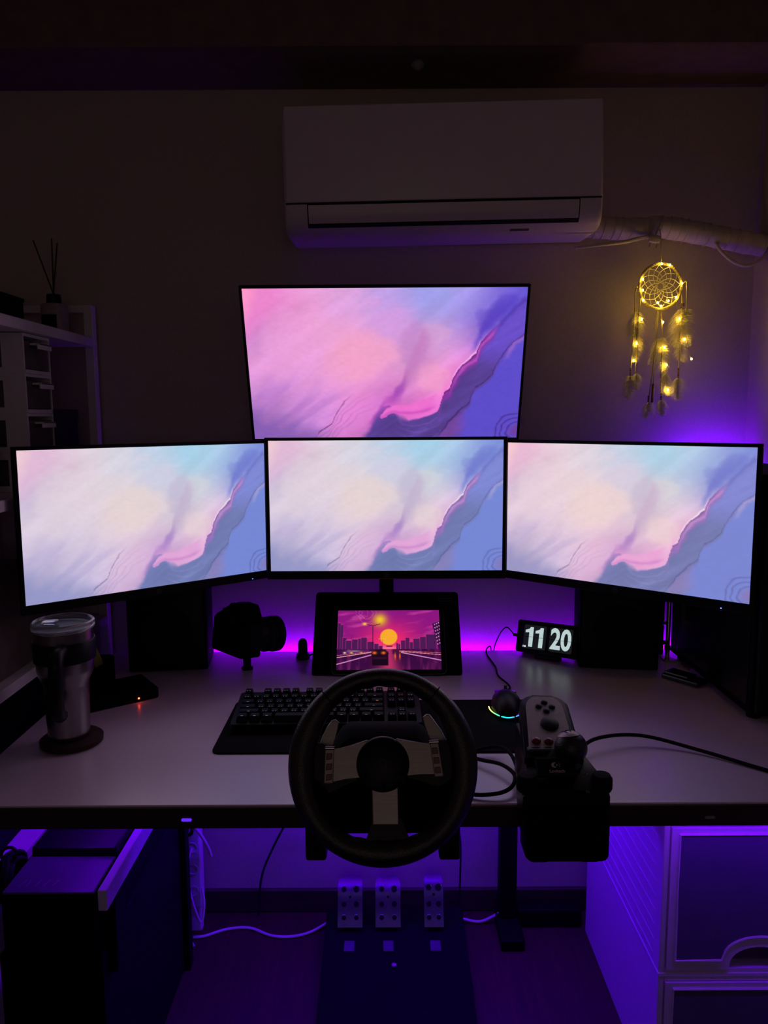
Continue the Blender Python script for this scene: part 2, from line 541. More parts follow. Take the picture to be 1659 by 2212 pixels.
    vt = np.interp(U, [.46, .485, .505, .53, .56, .60, .66, .70], [.86, .845, .815, .80, .805, .80, .765, .73])
    hw = np.interp(U, [.474, .484, .50, .52, .56, .62, .68, .71], [.001, .022, .032, .030, .040, .055, .06, .05])
    tongue = (1 - sst(np.abs(V + edge * .5 - vt) / hw, .70, 1.0)) * sst(U, .474, .482) * (1 - sst(U, .66, .70))
    col = mix((226, 166, 216), tongue * .95)
    col = mix((196, 130, 200), tongue * gauss((V + edge * .5 - vt - hw * .55), .012) * .6)
    col = mix((150, 112, 186), sst(dC, 0, .010) * (1 - sst(dC + edge, .035, .10)) * .95 * sst(U, .69, .72) * (1 - sst(U, .87, .91)))
    col = mix((196, 150, 208), gauss(dC - .035 + edge * .6, .014) * .7 * sst(U, .72, .78) * (1 - sst(U, .88, .92)))
    col = mix((250, 236, 250), gauss(dC + .006, .006) * .85 * sst(U, .71, .76) * (1 - sst(U, .835, .85)))
    col = mix((112, 76, 142), gauss(dC - .006, .005) * .8 * sst(U, .695, .71) * (1 - sst(U, .85, .88)))
    sl = sst(dC, .03, .10)
    s2 = fbm(p * 30 + 5, q * 4 + wx * 12, 31, 4)
    col = col * (1 + (sl * np.clip(s2, -.3, .3) * .18)[..., None])
    for o_, a_ in ((.05, .25), (.10, .22), (.16, .2)):
        col = mix((160, 168, 206), gauss(dC - o_ + edge * 1.2, .006) * a_ * sst(U, .5, .6) * (1 - sst(U, .68, .74)))
    # brighter blue flank D
    ld = np.interp(U, [0, .64, .68, .71, .735, .765, .79, .815, .825, .835, .86, .885, .90, .915, .94, .97, 1.0], [1.6, 1.10, 1.02, .94, .875, .83, .79, .745, .69, .64, .61, .565, .52, .45, .39, .33, .29])
    dD = V + edge * .6 - ld
    col = mix((118, 136, 216), sst(dD, 0, .05) * .9 * sst(U, .74, .80))
    col = mix((146, 132, 190), sst(dD, 0, .02) * (1 - sst(dD, .10, .20)) * .6 * (1 - sst(U, .76, .82)))
    col = mix((84, 84, 140), gauss(dD, .0055) * .55 * sst(U, .69, .72))
    col = mix((172, 164, 208), gauss(dD - .03 + edge, .018) * .65 * sst(U, .92, .96))
    # blue swells above the ridge at the right
    lr = np.interp(U, [.7, .80, .83, .85, .87, .90, .95, 1.0], [.6, .36, .26, .17, .11, .07, .03, 0])
    dR = V + edge * 1.4 - lr
    col = mix((112, 122, 206), sst(dR, 0, .10) * (1 - sst(dC, -.06, .0)) * .75 * sst(U, .80, .85))
    l2 = np.interp(U, [.85, .90, .94, 1.0], [.40, .27, .17, .08])
    col = mix((96, 104, 184), gauss(V + edge - l2, .02) * .45 * sst(U, .87, .92))
    # whorl in the corner
    rr = np.sqrt(((U - 1.0) * 1.5) ** 2 + (V - .95) ** 2) + edge * .8
    col = mix((132, 118, 178), (1 - sst(rr, .04, .08)) * .7)
    for r0 in (.075, .105, .135):
        col = mix((88, 84, 146), gauss(rr - r0, .005) * .45)
    col = col * (1 + (fbm(u * 70, v * 70, 41, 3) * .03)[..., None])
    if tone == 'pink':
        col = col * np.array((1.33, 1.12, 1.62)) + np.array((-62., -74., -142.))
    elif tone == 'warm':
        col = col * np.array((1.03, 1.0, .99)) + np.array((2., 0., 0.))
    return np.clip(col, 0, 255)


def sunset(u, v):
    """dusk over a wet motorway, low sun between towers"""
    H = .66
    def lerp(a, b, t):
        return np.asarray(a, float) * (1 - t[..., None]) + np.asarray(b, float) * t[..., None]
    asp = 1.62
    dx = (u - .5) * asp
    glow = np.exp(-(dx / .42) ** 2) * sst(v, .0, .6)
    col = lerp((128, 20, 128), (236, 40, 110), np.clip(glow * 1.1 + 0.10, 0, 1))
    col = lerp((0, 0, 0), (1, 1, 1), np.ones_like(u)) * col
    cl = fbm(u * 5, v * 13 + u * 3, 3, 5)
    m = np.clip(cl * 2.0, 0, .45)
    col = col * (1 - m[..., None]) + np.array((226, 90, 170)) * m[..., None]

    def put(mask, c):
        nonlocal col
        mk = np.clip(mask, 0, 1)[..., None]
        col = col * (1 - mk) + np.asarray(c, float) * mk

    def disc(cx, cy, r, soft=.012):
        d = np.sqrt(((u - cx) * asp) ** 2 + (v - cy) ** 2)
        return 1 - sst(d, r - soft, r + soft)

    def box(x0, x1, y0, y1, s=.004):
        return sst(u, x0 - s, x0 + s) * (1 - sst(u, x1 - s, x1 + s)) * sst(v, y0 - s, y0 + s) * (1 - sst(v, y1 - s, y1 + s))
    d = np.sqrt(((u - .415) * asp) ** 2 + (v - .165) ** 2)
    put(np.exp(-(d / .11) ** 2), (238, 200, 40))
    d2 = np.sqrt(((u - .27) * asp) ** 2 + (v - .05) ** 2)
    put(np.exp(-((d2 + cl * .12 - .10) / .007) ** 2) * .3 + np.exp(-((d2 + cl * .12 - .15) / .006) ** 2) * .25 + np.exp(-((d2 - cl * .2 - .06) / .006) ** 2) * .25, (236, 150, 190))
    put(disc(.50, .46, .135), (246, 170, 44))
    put(np.exp(-((v - H) / .05) ** 2) * np.exp(-(dx / .35) ** 2) * .9, (255, 120, 150))
    for (x0, x1, y0) in ((0, .055, .25), (0, .03, .22), (.05, .09, .47), (.08, .14, .52), (.14, .20, .50), (.20, .29, .485), (.23, .285, .47), (.29, .355, .54), (.355, .40, .575), (.40, .44, .61),
                         (.57, .59, .565), (.59, .61, .58), (.615, .665, .52), (.66, .70, .475), (.70, .735, .55), (.735, .82, .49), (.80, .87, .46), (.86, .96, .42)):
        put(box(x0, x1, y0 - .008, H + .01, .007), (206, 50, 130))
        put(box(x0 + .003, x1, y0, H + .01), (84 - 24 * abs(x0 - .5), 26, 84))
    put((u > .925 + (v - .22) * .12) * (v > .19 + (1 - u) * .6) * (v < H + .02), (58, 12, 66))
    for i in range(7):
        for j in range(3):
            put(box(.945 + j * .02 + i * .004, .955 + j * .02 + i * .004, .24 + i * .055 - j * .015, .262 + i * .055 - j * .015), (210, 150, 190))
    put(box(.475, .535, .605, .625), (96, 20, 60))
    # road
    road = sst(v, H, H + .008)
    put(road, (58, 10, 62))
    put(road * np.exp(-(dx / (.06 + (v - H) * .35)) ** 2) * .75, (226, 60, 110))
    rf = fbm(u * 26, v * 3, 9, 4)
    put(road * np.clip(rf * 1.6, 0, .55), (150, 44, 120))

    def line(x0, y0, x1, y1, w, c, k=1.0):
        t = np.clip(((u - x0) * (x1 - x0) * asp * asp + (v - y0) * (y1 - y0)) / (((x1 - x0) * asp) ** 2 + (y1 - y0) ** 2), 0, 1)
        dd = np.sqrt(((u - x0 - t * (x1 - x0)) * asp) ** 2 + (v - y0 - t * (y1 - y0)) ** 2)
        put((1 - sst(dd, w * .5, w)) * k, c)
    line(0, .91, .33, .76, .010, (214, 140, 190))
    line(0, .80, .33, .715, .007, (240, 170, 170))
    line(0, .765, .35, .70, .005, (200, 90, 140))
    line(1, .85, .62, .72, .010, (214, 140, 200))
    line(1, .76, .60, .70, .006, (250, 150, 150))
    line(1, .73, .60, .69, .005, (220, 100, 130))
    line(.345, .27, .345, .70, .006, (60, 12, 60))
    line(.345, .27, .27, .235, .007, (60, 12, 60))
    line(.345, .27, .42, .235, .007, (60, 12, 60))
    d3 = np.sqrt(((u - .265) * asp) ** 2 + ((v - .235) * 1.5) ** 2)
    put(np.exp(-(d3 / .035) ** 2), (246, 216, 70))
    line(.44, .50, .44, .66, .004, (180, 60, 90))
    line(.40, .495, .48, .495, .005, (240, 190, 90))
    line(.14, .43, .14, .5, .004, (110, 20, 90))
    line(.12, .43, .165, .43, .004, (110, 20, 90))
    # cars
    put(box(.332, .495, .70, .93, .006), (110, 24, 60))
    put(box(.335, .492, .71, .93, .008), (26, 6, 26))
    put(box(.345, .482, .79, .83, .006), (48, 12, 40))
    put((np.abs(u - .413) < .05 + (v - .665) * .5) * (v > .668) * (v < .74), (30, 8, 30))
    for x in (.362, .448):
        dd = np.sqrt(((u - x) * asp) ** 2 + ((v - .725) * 1.4) ** 2)
        put(np.exp(-(dd / .034) ** 2), (255, 110, 40))
    put(box(.535, .60, .665, .745, .01), (74, 16, 56))
    for x in (.56, .605):
        put(np.exp(-((u - x) * asp / .012) ** 2 - ((v - .78) / .05) ** 2), (255, 110, 30))
    for x, c in ((.075, (246, 246, 220)), (.14, (232, 214, 60)), (.235, (240, 160, 80))):
        dd = np.sqrt(((u - x) * asp) ** 2 + ((v - .722) * 1.8) ** 2)
        put(np.exp(-(dd / .024) ** 2), c)
    put(np.exp(-(((u - .17) * asp) / .12) ** 2 - ((v - .695) / .018) ** 2) * .7, (190, 150, 180))
    return np.clip(col, 0, 255)


def screen_mesh(name, w, h, nx, ny, fun):
    us = np.linspace(0, 1, nx + 1)
    vs_ = np.linspace(0, 1, ny + 1)
    u, v = np.meshgrid(us, vs_)
    col = s2l(fun(u, v))
    co = np.zeros((ny + 1, nx + 1, 3))
    co[..., 0] = (u - .5) * w
    co[..., 2] = (.5 - v) * h
    me = bpy.data.meshes.new(name)
    nvert = (nx + 1) * (ny + 1)
    idx = np.arange(nvert).reshape(ny + 1, nx + 1)
    q = np.stack([idx[:-1, :-1], idx[1:, :-1], idx[1:, 1:], idx[:-1, 1:]], -1).reshape(-1, 4)
    me.vertices.add(nvert)
    me.vertices.foreach_set('co', co.ravel())
    me.loops.add(q.size)
    me.loops.foreach_set('vertex_index', q.ravel().astype(np.int32))
    me.polygons.add(len(q))
    me.polygons.foreach_set('loop_start', np.arange(0, q.size, 4, dtype=np.int32))
    me.update(calc_edges=True)
    me.validate()
    a = me.color_attributes.new('picture', 'FLOAT_COLOR', 'POINT')
    rgba = np.ones((nvert, 4))
    rgba[:, :3] = col.reshape(-1, 3)
    a.data.foreach_set('color', rgba.ravel())
    return me


# ------------------------------------------------------------------ the room
WX0, WX1, WY0, WY1 = -1.04, 0.915, -1.50, 1.93
ZC = 2.42
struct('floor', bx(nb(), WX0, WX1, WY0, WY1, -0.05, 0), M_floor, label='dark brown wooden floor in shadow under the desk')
struct('wall_back', bx(nb(), WX0 - .1, WX1 + .1, WY1, WY1 + 0.1, 0, ZC), M_wall, label='cream papered back wall with violet glow')
struct('wall_left', bx(nb(), WX0 - .1, WX0, WY0, WY1, 0, ZC), M_wall, label='dim left wall behind the white shelving')
struct('wall_right', bx(nb(), WX1, WX1 + .1, WY0, WY1, 0, ZC), M_wall, label='right wall lit violet in the corner')
rw = struct('wall_rear', bx(nb(), WX0 - .1, WX1 + .1, WY0 - .1, WY0, 0, 1.02), M_wall, label='wall behind the photographer below the added window')
for x0, x1, z0, z1 in ((WX0 - .1, -.80, 1.02, ZC), (.70, WX1 + .1, 1.02, ZC), (-.80, .70, 2.20, ZC)):
    obj('wall_piece', bx(nb(), x0, x1, WY0 - .1, WY0, z0, z1), M_wall, rw)
wf = nb()  # added window opening, unseen, lets the world's fill light in
bx(wf, -.80, .70, WY0 - .08, WY0 - .03, 1.02, 1.06)
bx(wf, -.80, .70, WY0 - .08, WY0 - .03, 2.16, 2.20)
for x in (-.80, -.07, .66):
    bx(wf, x, x + .04, WY0 - .08, WY0 - .03, 1.06, 2.16)
struct('fill_window_1', wf, M_whitewood, label='added window frame behind the photographer, letting in fill light')
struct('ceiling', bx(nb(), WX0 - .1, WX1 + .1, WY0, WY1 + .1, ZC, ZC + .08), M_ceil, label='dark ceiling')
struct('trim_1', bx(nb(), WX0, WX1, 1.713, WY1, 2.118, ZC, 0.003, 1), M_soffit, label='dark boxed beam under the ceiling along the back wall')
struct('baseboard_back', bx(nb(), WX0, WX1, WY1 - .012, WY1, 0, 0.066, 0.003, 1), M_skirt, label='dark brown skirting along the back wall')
bm = nb()
lathe(bm, [(0.012, 0), (0.016, -.006), (0.010, -.014), (.004, -.018)], 16, (0.08, 1.79, 2.118))
tag(obj('ceiling_hook_plate', bm, M_greyware, smooth=40), 'small round grey boss under the ceiling beam above the air conditioner', 'hook')

# ------------------------------------------------------------------ desk
DX0, DX1, DY0, DY1, DZ = -0.695, 0.91, 1.118, 1.90, 0.74
desk = thing('desk', 'wide pale laminate desk with dark walnut front edge', 'desk', (0.1, 1.5, 0))
o = desk.location
def L(bm, off):
    bmesh.ops.translate(bm, vec=(-off[0], -off[1], -off[2]), verts=bm.verts)
    return bm
obj('desktop', L(bx(nb(), DX0, DX1, DY0, DY1, 0.712, DZ, 0.0015, 1), o), M_desk, desk)
obj('front_edge_band', L(bx(nb(), DX0, DX1, DY0 - .004, DY0 + .012, 0.703, DZ - .0022, 0.002, 2), o), M_deskedge, desk)
for x in (0.32, -0.60):
    obj('leg', L(bx(nb(), x - .022, x + .022, 1.845, 1.89, 0.03, 0.712, 0.004), o), M_steel_blk, desk)
    obj('foot_bar', L(bx(nb(), x - .03, x + .03, 1.76, 1.89, 0.0, 0.03, 0.004), o), M_steel_blk, desk)
obj('rear_rail', L(bx(nb(), 0.345, 0.515, 1.85, 1.885, 0.0, 0.05, 0.004), o), M_steel_blk, desk)
obj('light_stop', L(bx(nb(), -.694, -.682, 1.14, 1.88, .655, .7118, .001, 1), o), M_steel_blk, desk)  # added strip that stops under-desk light leaking past the left end
obj('under_beam', L(bx(nb(), -.60, .5, 1.60, 1.64, .682, .712, .003), o), M_steel_blk, desk)
for x, m_ in ((-.31, M_leak_glow), (.505, M_silver)):  # left slot glows to imitate leaked strip light
    bm = nb()
    prism(bm, rrect(x, .7185, .016, .0045, .002), DY0 - .0055, DY0 - .003)
    s_ = obj('edge_slot', L(bm, o), m_, desk)

# LED strips
def led(name, x0, x1, y0, y1, z0, z1, m, label):
    t = thing(name, label, 'led strip', ((x0 + x1) / 2, (y0 + y1) / 2, (z0 + z1) / 2), group='violet led strips')
    a = t.location
    obj('light_tape', L(bx(nb(), x0, x1, y0, y1, z0, z1, .0008, 1), a), m, t)
    return t
led('led_strip', -0.45, 0.88, 1.9005, 1.9045, 0.716, 0.730, M_led_violet, 'violet led strip glowing along the rear edge of the desktop')
led('led_strip', -0.45, 0.88, 1.690, 1.698, 0.7085, 0.7118, M_led_blue, 'blue violet led strip under the rear of the desktop')
led('led_strip', 0.42, 0.88, 1.235, 1.245, 0.7085, 0.7118, M_led_side, 'short blue violet led strip under the front of the desktop above the drawers')
led('led_strip', -0.604, -0.596, 1.28, 1.80, 0.7085, 0.7118, M_led_side, 'blue violet led strip under the left end of the desktop')
led('led_strip', 0.74, 0.895, 1.851, 1.8535, 1.195, 1.209, M_led_corner, 'short violet led strip on the back of the tower case')

# ------------------------------------------------------------------ monitors
def hex_logo(parent, x, y, z, r):
    bm = nb()
    ring = []
    for rr in (r, r * .82):
        ring.append([bm.verts.new((x + rr * math.cos(R(30 + 60 * k)), y, z + rr * math.sin(R(30 + 60 * k)))) for k in range(6)])
    for k in range(6):
        bm.faces.new((ring[0][k], ring[0][(k + 1) % 6], ring[1][(k + 1) % 6], ring[1][k]))
    t = r * .13
    for (a, b, c, d) in ((-.35, -.45, .45, .2), (.10, -.45, .45, .2), (-.35, .25, .2, .65)):
        pass
    def rect(x0, x1, z0, z1):
        bm.faces.new([bm.verts.new((x + p * r, y, z + q * r)) for p, q in ((x0, z0), (x1, z0), (x1, z1), (x0, z1))])
    rect(-.36, -.18, -.45, .40)
    rect(.16, .34, -.45, .40)
    rect(-.18, .16, .22, .40)
    bmesh.ops.translate(bm, vec=(0, 0, 0), verts=bm.verts)
    obj('maker_logo', bm, M_logodim, parent)


SM_PALE = screen_mesh('screen_picture_pale', .527, .2965, 340, 190, lambda u, v: wallpaper(u, v, 'pale'))
SM_WARM = screen_mesh('screen_picture_warm', .527, .2965, 340, 190, lambda u, v: wallpaper(u, v, 'warm'))
SM_PINK = screen_mesh('screen_picture_pink', .598, .336, 360, 202, lambda u, v: wallpaper(u, v, 'pink'))


def monitor(loc, rot, w, h, sm, label, side=.0085, top=.007, bot=.019, led_x=None, logo=True, cursor=False):
    t = thing('monitor', label, 'monitor', loc, rot, 'desktop monitors')
    x0, x1, z0, z1 = -w / 2 - side, w / 2 + side, -h / 2 - bot, h / 2 + top
    bm = nb()
    bx(bm, x0, x1, -.004, .008, h / 2 + .0003, z1, .0012, 1)
    bx(bm, x0, x1, -.004, .008, z0, -h / 2 - .0003, .0012, 1)
    bx(bm, x0, -w / 2 - .0003, -.004, .008, -h / 2, h / 2, .0012, 1)
    bx(bm, w / 2 + .0003, x1, -.004, .008, -h / 2, h / 2, .0012, 1)
    obj('bezel', bm, M_blk, t)
    obj('screen', sm, M_screen, t, (0, -.0015, 0))
    bm = nb()
    a = [bm.verts.new(p) for p in ((x0 + .003, .008, z0 + .003), (x1 - .003, .008, z0 + .003), (x1 - .003, .008, z1 - .003), (x0 + .003, .008, z1 - .003))]
    b = [bm.verts.new(p) for p in ((x0 + .06, .030, z0 + .03), (x1 - .06, .030, z0 + .03), (x1 - .06, .030, z1 - .05), (x0 + .06, .030, z1 - .05))]
    c = [bm.verts.new(p) for p in ((x0 + .10, .040, z0 + .05), (x1 - .10, .040, z0 + .05), (x1 - .10, .040, z1 - .08), (x0 + .10, .040, z1 - .08))]
    bm.faces.new(a[::-1]); bm.faces.new(c)
    for p, q in ((a, b), (b, c)):
        for k in range(4):
            bm.faces.new((p[k], p[(k + 1) % 4], q[(k + 1) % 4], q[k]))
    obj('back_shell', bm, M_blkmat, t)
    if cursor:
        bm = nb()
        bm.faces.new([bm.verts.new((x_ * .0030 - .0335, -.0019, z_ * .0030 + .0175)) for x_, z_ in ((0, 0), (0, -1), (.25, -.75), (.7, -.7))])
        obj('mouse_pointer', bm, M_digitw, t)
    if logo:
        hex_logo(t, 0, -.0043, -h / 2 - bot / 2 - .0005, .0062)
    if led_x is not None:
        bm = nb()
        lathe(bm, [(.0008, -.0006), (.0013, 0), (.0008, .0006)], 10)
        bmesh.ops.translate(bm, vec=(led_x, -.0045, -h / 2 - bot + .004), verts=bm.verts)
        obj('power_light', bm, M_bluedot, t)
    return t


monitor((.0048, 1.7056, 1.1393), (R(-.4), 0, R(-.3)), .527, .2965, SM_PALE, 'black monitor in the middle of the lower row, pale cloud picture, facing straight on', cursor=True)
monitor((-.4809, 1.5841, 1.1325), (R(.5), 0, R(39.2)), .527, .2965, SM_PALE, 'black monitor at the left end of the lower row, turned inward', led_x=.225)
monitor((.4892, 1.5751, 1.1316), (R(.4), 0, R(-39.6)), .527, .2965, SM_WARM, 'black monitor at the right end of the lower row, blue power light', led_x=.214)
monitor((.0041, 1.6896, 1.4494), (R(20), 0, R(-.35)), .598, .336, SM_PINK, 'upper black monitor tilted down, saturated pink and violet cloud picture', side=.006, top=.006, bot=.007, logo=False)

# the stand that carries all four
ST = (0.005, 1.835, DZ)
t = thing('monitor_stand', 'black pole stand with jointed arms behind the four monitors', 'monitor stand', ST)
o = t.location
obj('base_plate', L(bx(nb(), -.10, .11, 1.78, 1.888, DZ, DZ + .012, .005), o), M_steel_blk, t)
obj('pole', L(cyl(nb(), (.005, 1.835, DZ + .012), (.005, 1.835, 1.52), .0175), o), M_steel_blk, t, smooth=40)
def arm(name, pts):
    obj(name, L(tube(nb(), pts, .013, 10, 0), o), M_steel_blk, t, smooth=60)
arm('arm', [(.005, 1.835, 1.13), (-.35, 1.845, 1.13), (-.5115, 1.6216, 1.1325)])
arm('arm', [(.005, 1.835, 1.13), (.35, 1.845, 1.13), (.5201, 1.6125, 1.1316)])
arm('arm', [(.005, 1.835, 1.1393), (.0048, 1.7465, 1.1393)])
arm('arm', [(.005, 1.835, 1.49), (.0041, 1.728, 1.463)])
for z in (1.13, 1.49):
    obj('collar', L(cyl(nb(), (.005, 1.835, z - .025), (.005, 1.835, z + .025), .026), o), M_steel_blk, t, smooth=40)

# ------------------------------------------------------------------ drawing board with tablet
BT = R(-41.4)
t = thing('drawing_slate', 'large thin black slate leaning back behind the small tablet', 'slate', (.0056, 1.7831, .8228), (BT, 0, R(-.6)))
obj('panel', prism(nb(), rrect(0, 0, .353, .22, .008), 0.0, .009, .0015), M_blkmat, t, smooth=40)
obj('back_prop', bx(nb(), -.08, .08, .0095, .014, -.09, .04, .002), M_blkmat, t)
bm = nb()
for k, wd in enumerate((.036, .034, .036)):
    bx(bm, .125 - .0, .125 + wd, -.0004, 0, .098 - k * .007, .0995 - k * .007)
obj('printed_lines', bm, M_logodim, t)
SM_SUN = screen_mesh('tablet_picture', .246, .154, 300, 188, sunset)
cy_, cz_ = -math.cos(BT), -math.sin(BT)
t = thing('tablet', 'small tablet showing a red sunset over a motorway', 'tablet', (.0098, 1.7605, .8128), (BT, 0, 0))
obj('body', prism(nb(), rrect(0, 0, .268, .174, .010), .0012, .0085, .0012), M_blk, t, smooth=40)
bm = nb()
ring_o, ring_i = rrect(0, 0, .268, .174, .010), rrect(0, 0, .2464, .1544, .003)
A = [bm.verts.new((x, .001, z)) for x, z in ring_o]
B = [bm.verts.new((x, .001, z)) for x, z in ring_i]
for k in range(len(A)):
    bm.faces.new((A[k], A[(k + 1) % len(A)], B[(k + 1) % len(A)], B[k]))
obj('glass_border', bm, M_blkgloss, t)
obj('metal_edge', tube(nb(), [(x, .003, z) for x, z in ring_o], .0006, 6, 0, closed=True), M_silver, t)
obj('screen', SM_SUN, M_screen, t, (0, .0008, 0))
t = thing('slate_ledge', 'thin black ledge clip under the tablet', 'ledge', (.0098, 1.7605, .8128), (BT, 0, 0))
obj('lip', bx(nb(), -.05, .05, -.006, .012, -.0935, -.0878, .001), M_blk, t)

# ------------------------------------------------------------------ speakers
def speaker(loc, rz, label):
    t = thing('speaker', label, 'speaker', loc, (0, 0, rz), 'bookshelf speakers')
    obj('cabinet', bx(nb(), -.092, .092, 0, .125, 0, .295, .004), M_blkmat, t)
    bm = nb()
    prism(bm, rrect(0, .1475, .172, .283, .01), -.006, 0, .002)
    obj('front_baffle', bm, M_blk, t, smooth=40)
    for z, r in ((.095, .062), (.225, .032)):
        bm = nb()
        lathe(bm, [(r, 0), (r, .004), (r * .92, .006), (r * .84, .002), (r * .3, -.004), (r * .28, .002), (.001, .006)], 36)
        bmesh.ops.rotate(bm, cent=(0, 0, 0), matrix=Matrix.Rotation(PI / 2, 3, 'X'), verts=bm.verts)
        bmesh.ops.translate(bm, vec=(0, -.0062, z), verts=bm.verts)
        obj('woofer' if r > .05 else 'tweeter', bm, M_rubber, t, smooth=40)
    return t
speaker((-.516, 1.752, DZ), R(6), 'black bookshelf speaker standing behind the left monitor')
speaker((.556, 1.748, DZ), R(-8), 'black bookshelf speaker standing behind the right monitor, beside the clock')

# flat box with a red light
t = thing('switch_box', 'flat black box with red indicator light in front of the left speaker', 'switch box', (-.548, 1.533, DZ), (0, 0, R(36.5)))
bm = nb()
bx(bm, -.085, .075, 0, .11, .001, .024, .003)
obj('case', bm, M_blkmat, t)
for px in (-.075, .065):
    for py in (.012, .098):
        obj('foot', cyl(nb(), (px, py, 0), (px, py, .002), .006, seg=10), M_rubber, t)
bm = nb()
lathe(bm, [(.0010, -.0008), (.0020, 0), (.0010, .0012)], 12)
bmesh.ops.rotate(bm, cent=(0, 0, 0), matrix=Matrix.Rotation(PI / 2, 3, 'X'), verts=bm.verts)
bmesh.ops.translate(bm, vec=(.031, -.0006, .009), verts=bm.verts)
obj('red_light', bm, M_reddot, t)

# ------------------------------------------------------------------ camera on its mini tripod
t = thing('tripod', 'short black table tripod post under the camera', 'tripod', (-.330, 1.762, DZ))
bm = nb()
lathe(bm, [(.0135, 0.001), (.0135, .006), (.0095, .008), (.0095, .030), (.012, .032), (.012, .038)], 24)
obj('post', bm, M_blk, t, smooth=40)
t = thing('camera', 'black reflex camera silhouette with stubby lens on a table tripod', 'camera', (-.353, 1.762, DZ + .0385), (R(-7), 0, R(-47)))
t.scale = (1.12, 1.12, 1.12)
body = prism(nb(), [(-.072, .004), (-.066, -.002), (.046, .0), (.05, .006), (.05, .074), (.040, .084), (.036, .102), (.028, .110), (-.008, .110), (-.018, .100), (-.034, .086), (-.058, .080), (-.070, .070)], -.022, .026, .006, 3)
obj('body', body, M_blkmat, t, smooth=50)
bm = nb(); bx(bm, -.076, -.045, .012, .052, .0, .072, .012, 4)
obj('grip', bm, M_rubber, t, smooth=60)
bm = nb()
lathe(bm, [(.030, 0), (.034, .004), (.034, .022), (.036, .024), (.036, .042), (.034, .045), (.039, .048), (.039, .062), (.035, .065), (.028, .060), (.001, .058)], 40)
bmesh.ops.rotate(bm, cent=(0, 0, 0), matrix=Matrix.Rotation(-PI / 2, 3, 'X'), verts=bm.verts)
bmesh.ops.translate(bm, vec=(.012, .026, .040), verts=bm.verts)
lens = obj('lens', bm, M_blk, t, smooth=40)
bm = nb()
lathe(bm, [(.0375, 0), (.0375, .014)], 40, caps=False)
bmesh.ops.rotate(bm, cent=(0, 0, 0), matrix=Matrix.Rotation(-PI / 2, 3, 'X'), verts=bm.verts)
bmesh.ops.translate(bm, vec=(.012, .053, .040), verts=bm.verts)
obj('focus_ring', bm, M_rubber, lens, smooth=40)
obj('rear_display', bx(nb(), -.035, .030, -.026, -.0215, .010, .062, .002), M_blkgloss, t)
obj('viewfinder_cup', bx(nb(), -.010, .026, -.034, -.021, .070, .092, .005, 3), M_rubber, t)
obj('mode_dial', cyl(nb(), (-.048, .0, .078), (-.048, .0, .089), .012, seg=24), M_blk, t, smooth=40)
obj('shutter_button', cyl(nb(), (-.062, .034, .070), (-.062, .034, .077), .006, seg=16), M_silver, t, smooth=40)
obj('hot_shoe', bx(nb(), -.002, .018, -.008, .010, .109, .112, .001), M_blk, t)

# small rounded thing with a cable
t = thing('microphone', 'small rounded black desk microphone between camera and slate', 'microphone', (-.205, 1.842, DZ))
bm = nb(); lathe(bm, [(.017, 0), (.018, .004), (.016, .012), (.0105, .016)], 28)
obj('base', bm, M_blk, t, smooth=50)
bm = nb(); lathe(bm, [(.0115, .014), (.0122, .020), (.0118, .038), (.0100, .045), (.0062, .050), (.001, .0518)], 28)
obj('capsule', bm, M_blkmat, t, smooth=60)
obj('cable', tube(nb(), [(.016, .004, .006), (.024, .008, .0085), (.032, .02, .0035), (.035, .05, .0028)], .0022, 8, 6), M_rubber, t, smooth=60)

# ------------------------------------------------------------------ clock
t = thing('flip_clock', 'black desk clock with white digits 11 20, plugged in at its side', 'clock', (.400, 1.822, .793), (R(-17), 0, R(-38)))
t.rotation_euler = (Matrix.Rotation(R(-38), 4, 'Z') @ Matrix.Rotation(R(-17), 4, 'X') @ Matrix.Rotation(R(-3), 4, 'Y')).to_euler()
CW, CH = .160, .080
bm = nb()
prism(bm, rrect(0, 0, CW, CH, .006), 0, .042, .002)
obj('case', bm, M_blk, t, smooth=40)
bm = nb()
A = [bm.verts.new((x, -.0015, z)) for x, z in rrect(0, 0, CW, CH, .006)]
B = [bm.verts.new((x, -.0015, z)) for x, z in rrect(0, 0, CW - .012, CH - .014, .004)]
A2 = [bm.verts.new((x, .002, z)) for x, z in rrect(0, 0, CW, CH, .006)]
B2 = [bm.verts.new((x, .002, z)) for x, z in rrect(0, 0, CW - .012, CH - .014, .004)]
n_ = len(A)
for k in range(n_):
    j = (k + 1) % n_
    bm.faces.new((A[k], A[j], B[j], B[k])); bm.faces.new((A[k], A2[k], A2[j], A[j])); bm.faces.new((B[k], B[j], B2[j], B2[k]))
obj('front_rim', bm, M_blk, t)
for sx, s in ((-1, '11'), (1, '20')):
    cx = .0345 * sx + .003
    cd = obj('flap_card', prism(nb(), rrect(cx, 0, .060, .059, .004), -.0010, -.0002), M_card, t)
    if s == '20':
        me = text_mesh(s, .070, .0002, .0019)
        obj('digits', me, M_digit, cd, (cx, -.0013, -.0005), STAND).scale = (.78, 1, 1)
    else:
        for dx in (-.013, .014):
            bm = nb()
            prism(bm, [(cx + dx + a_ * .0245, c_ * .0245) for a_, c_ in ((-.10, -1), (.34, -1), (.34, 1), (.02, 1), (-.10, .80), (-.52, .66), (-.52, .40), (-.10, .44))], -.0016, -.0011)
            obj('digit', bm, M_digit, cd)
    obj('split_line', bx(nb(), cx - .030, cx + .030, -.0018, -.0016, -.0004, .0004), M_gap, cd)
obj('meridiem_letters', text_mesh('PM', .0068, .0002, .0001), M_digitw, t, (-.0575, -.0013, -.025), STAND)
bm = nb(); bx(bm, -.03, .03, .004, .036, -CH / 2 - .012, -CH / 2, .003)
obj('foot', bm, M_blk, t)
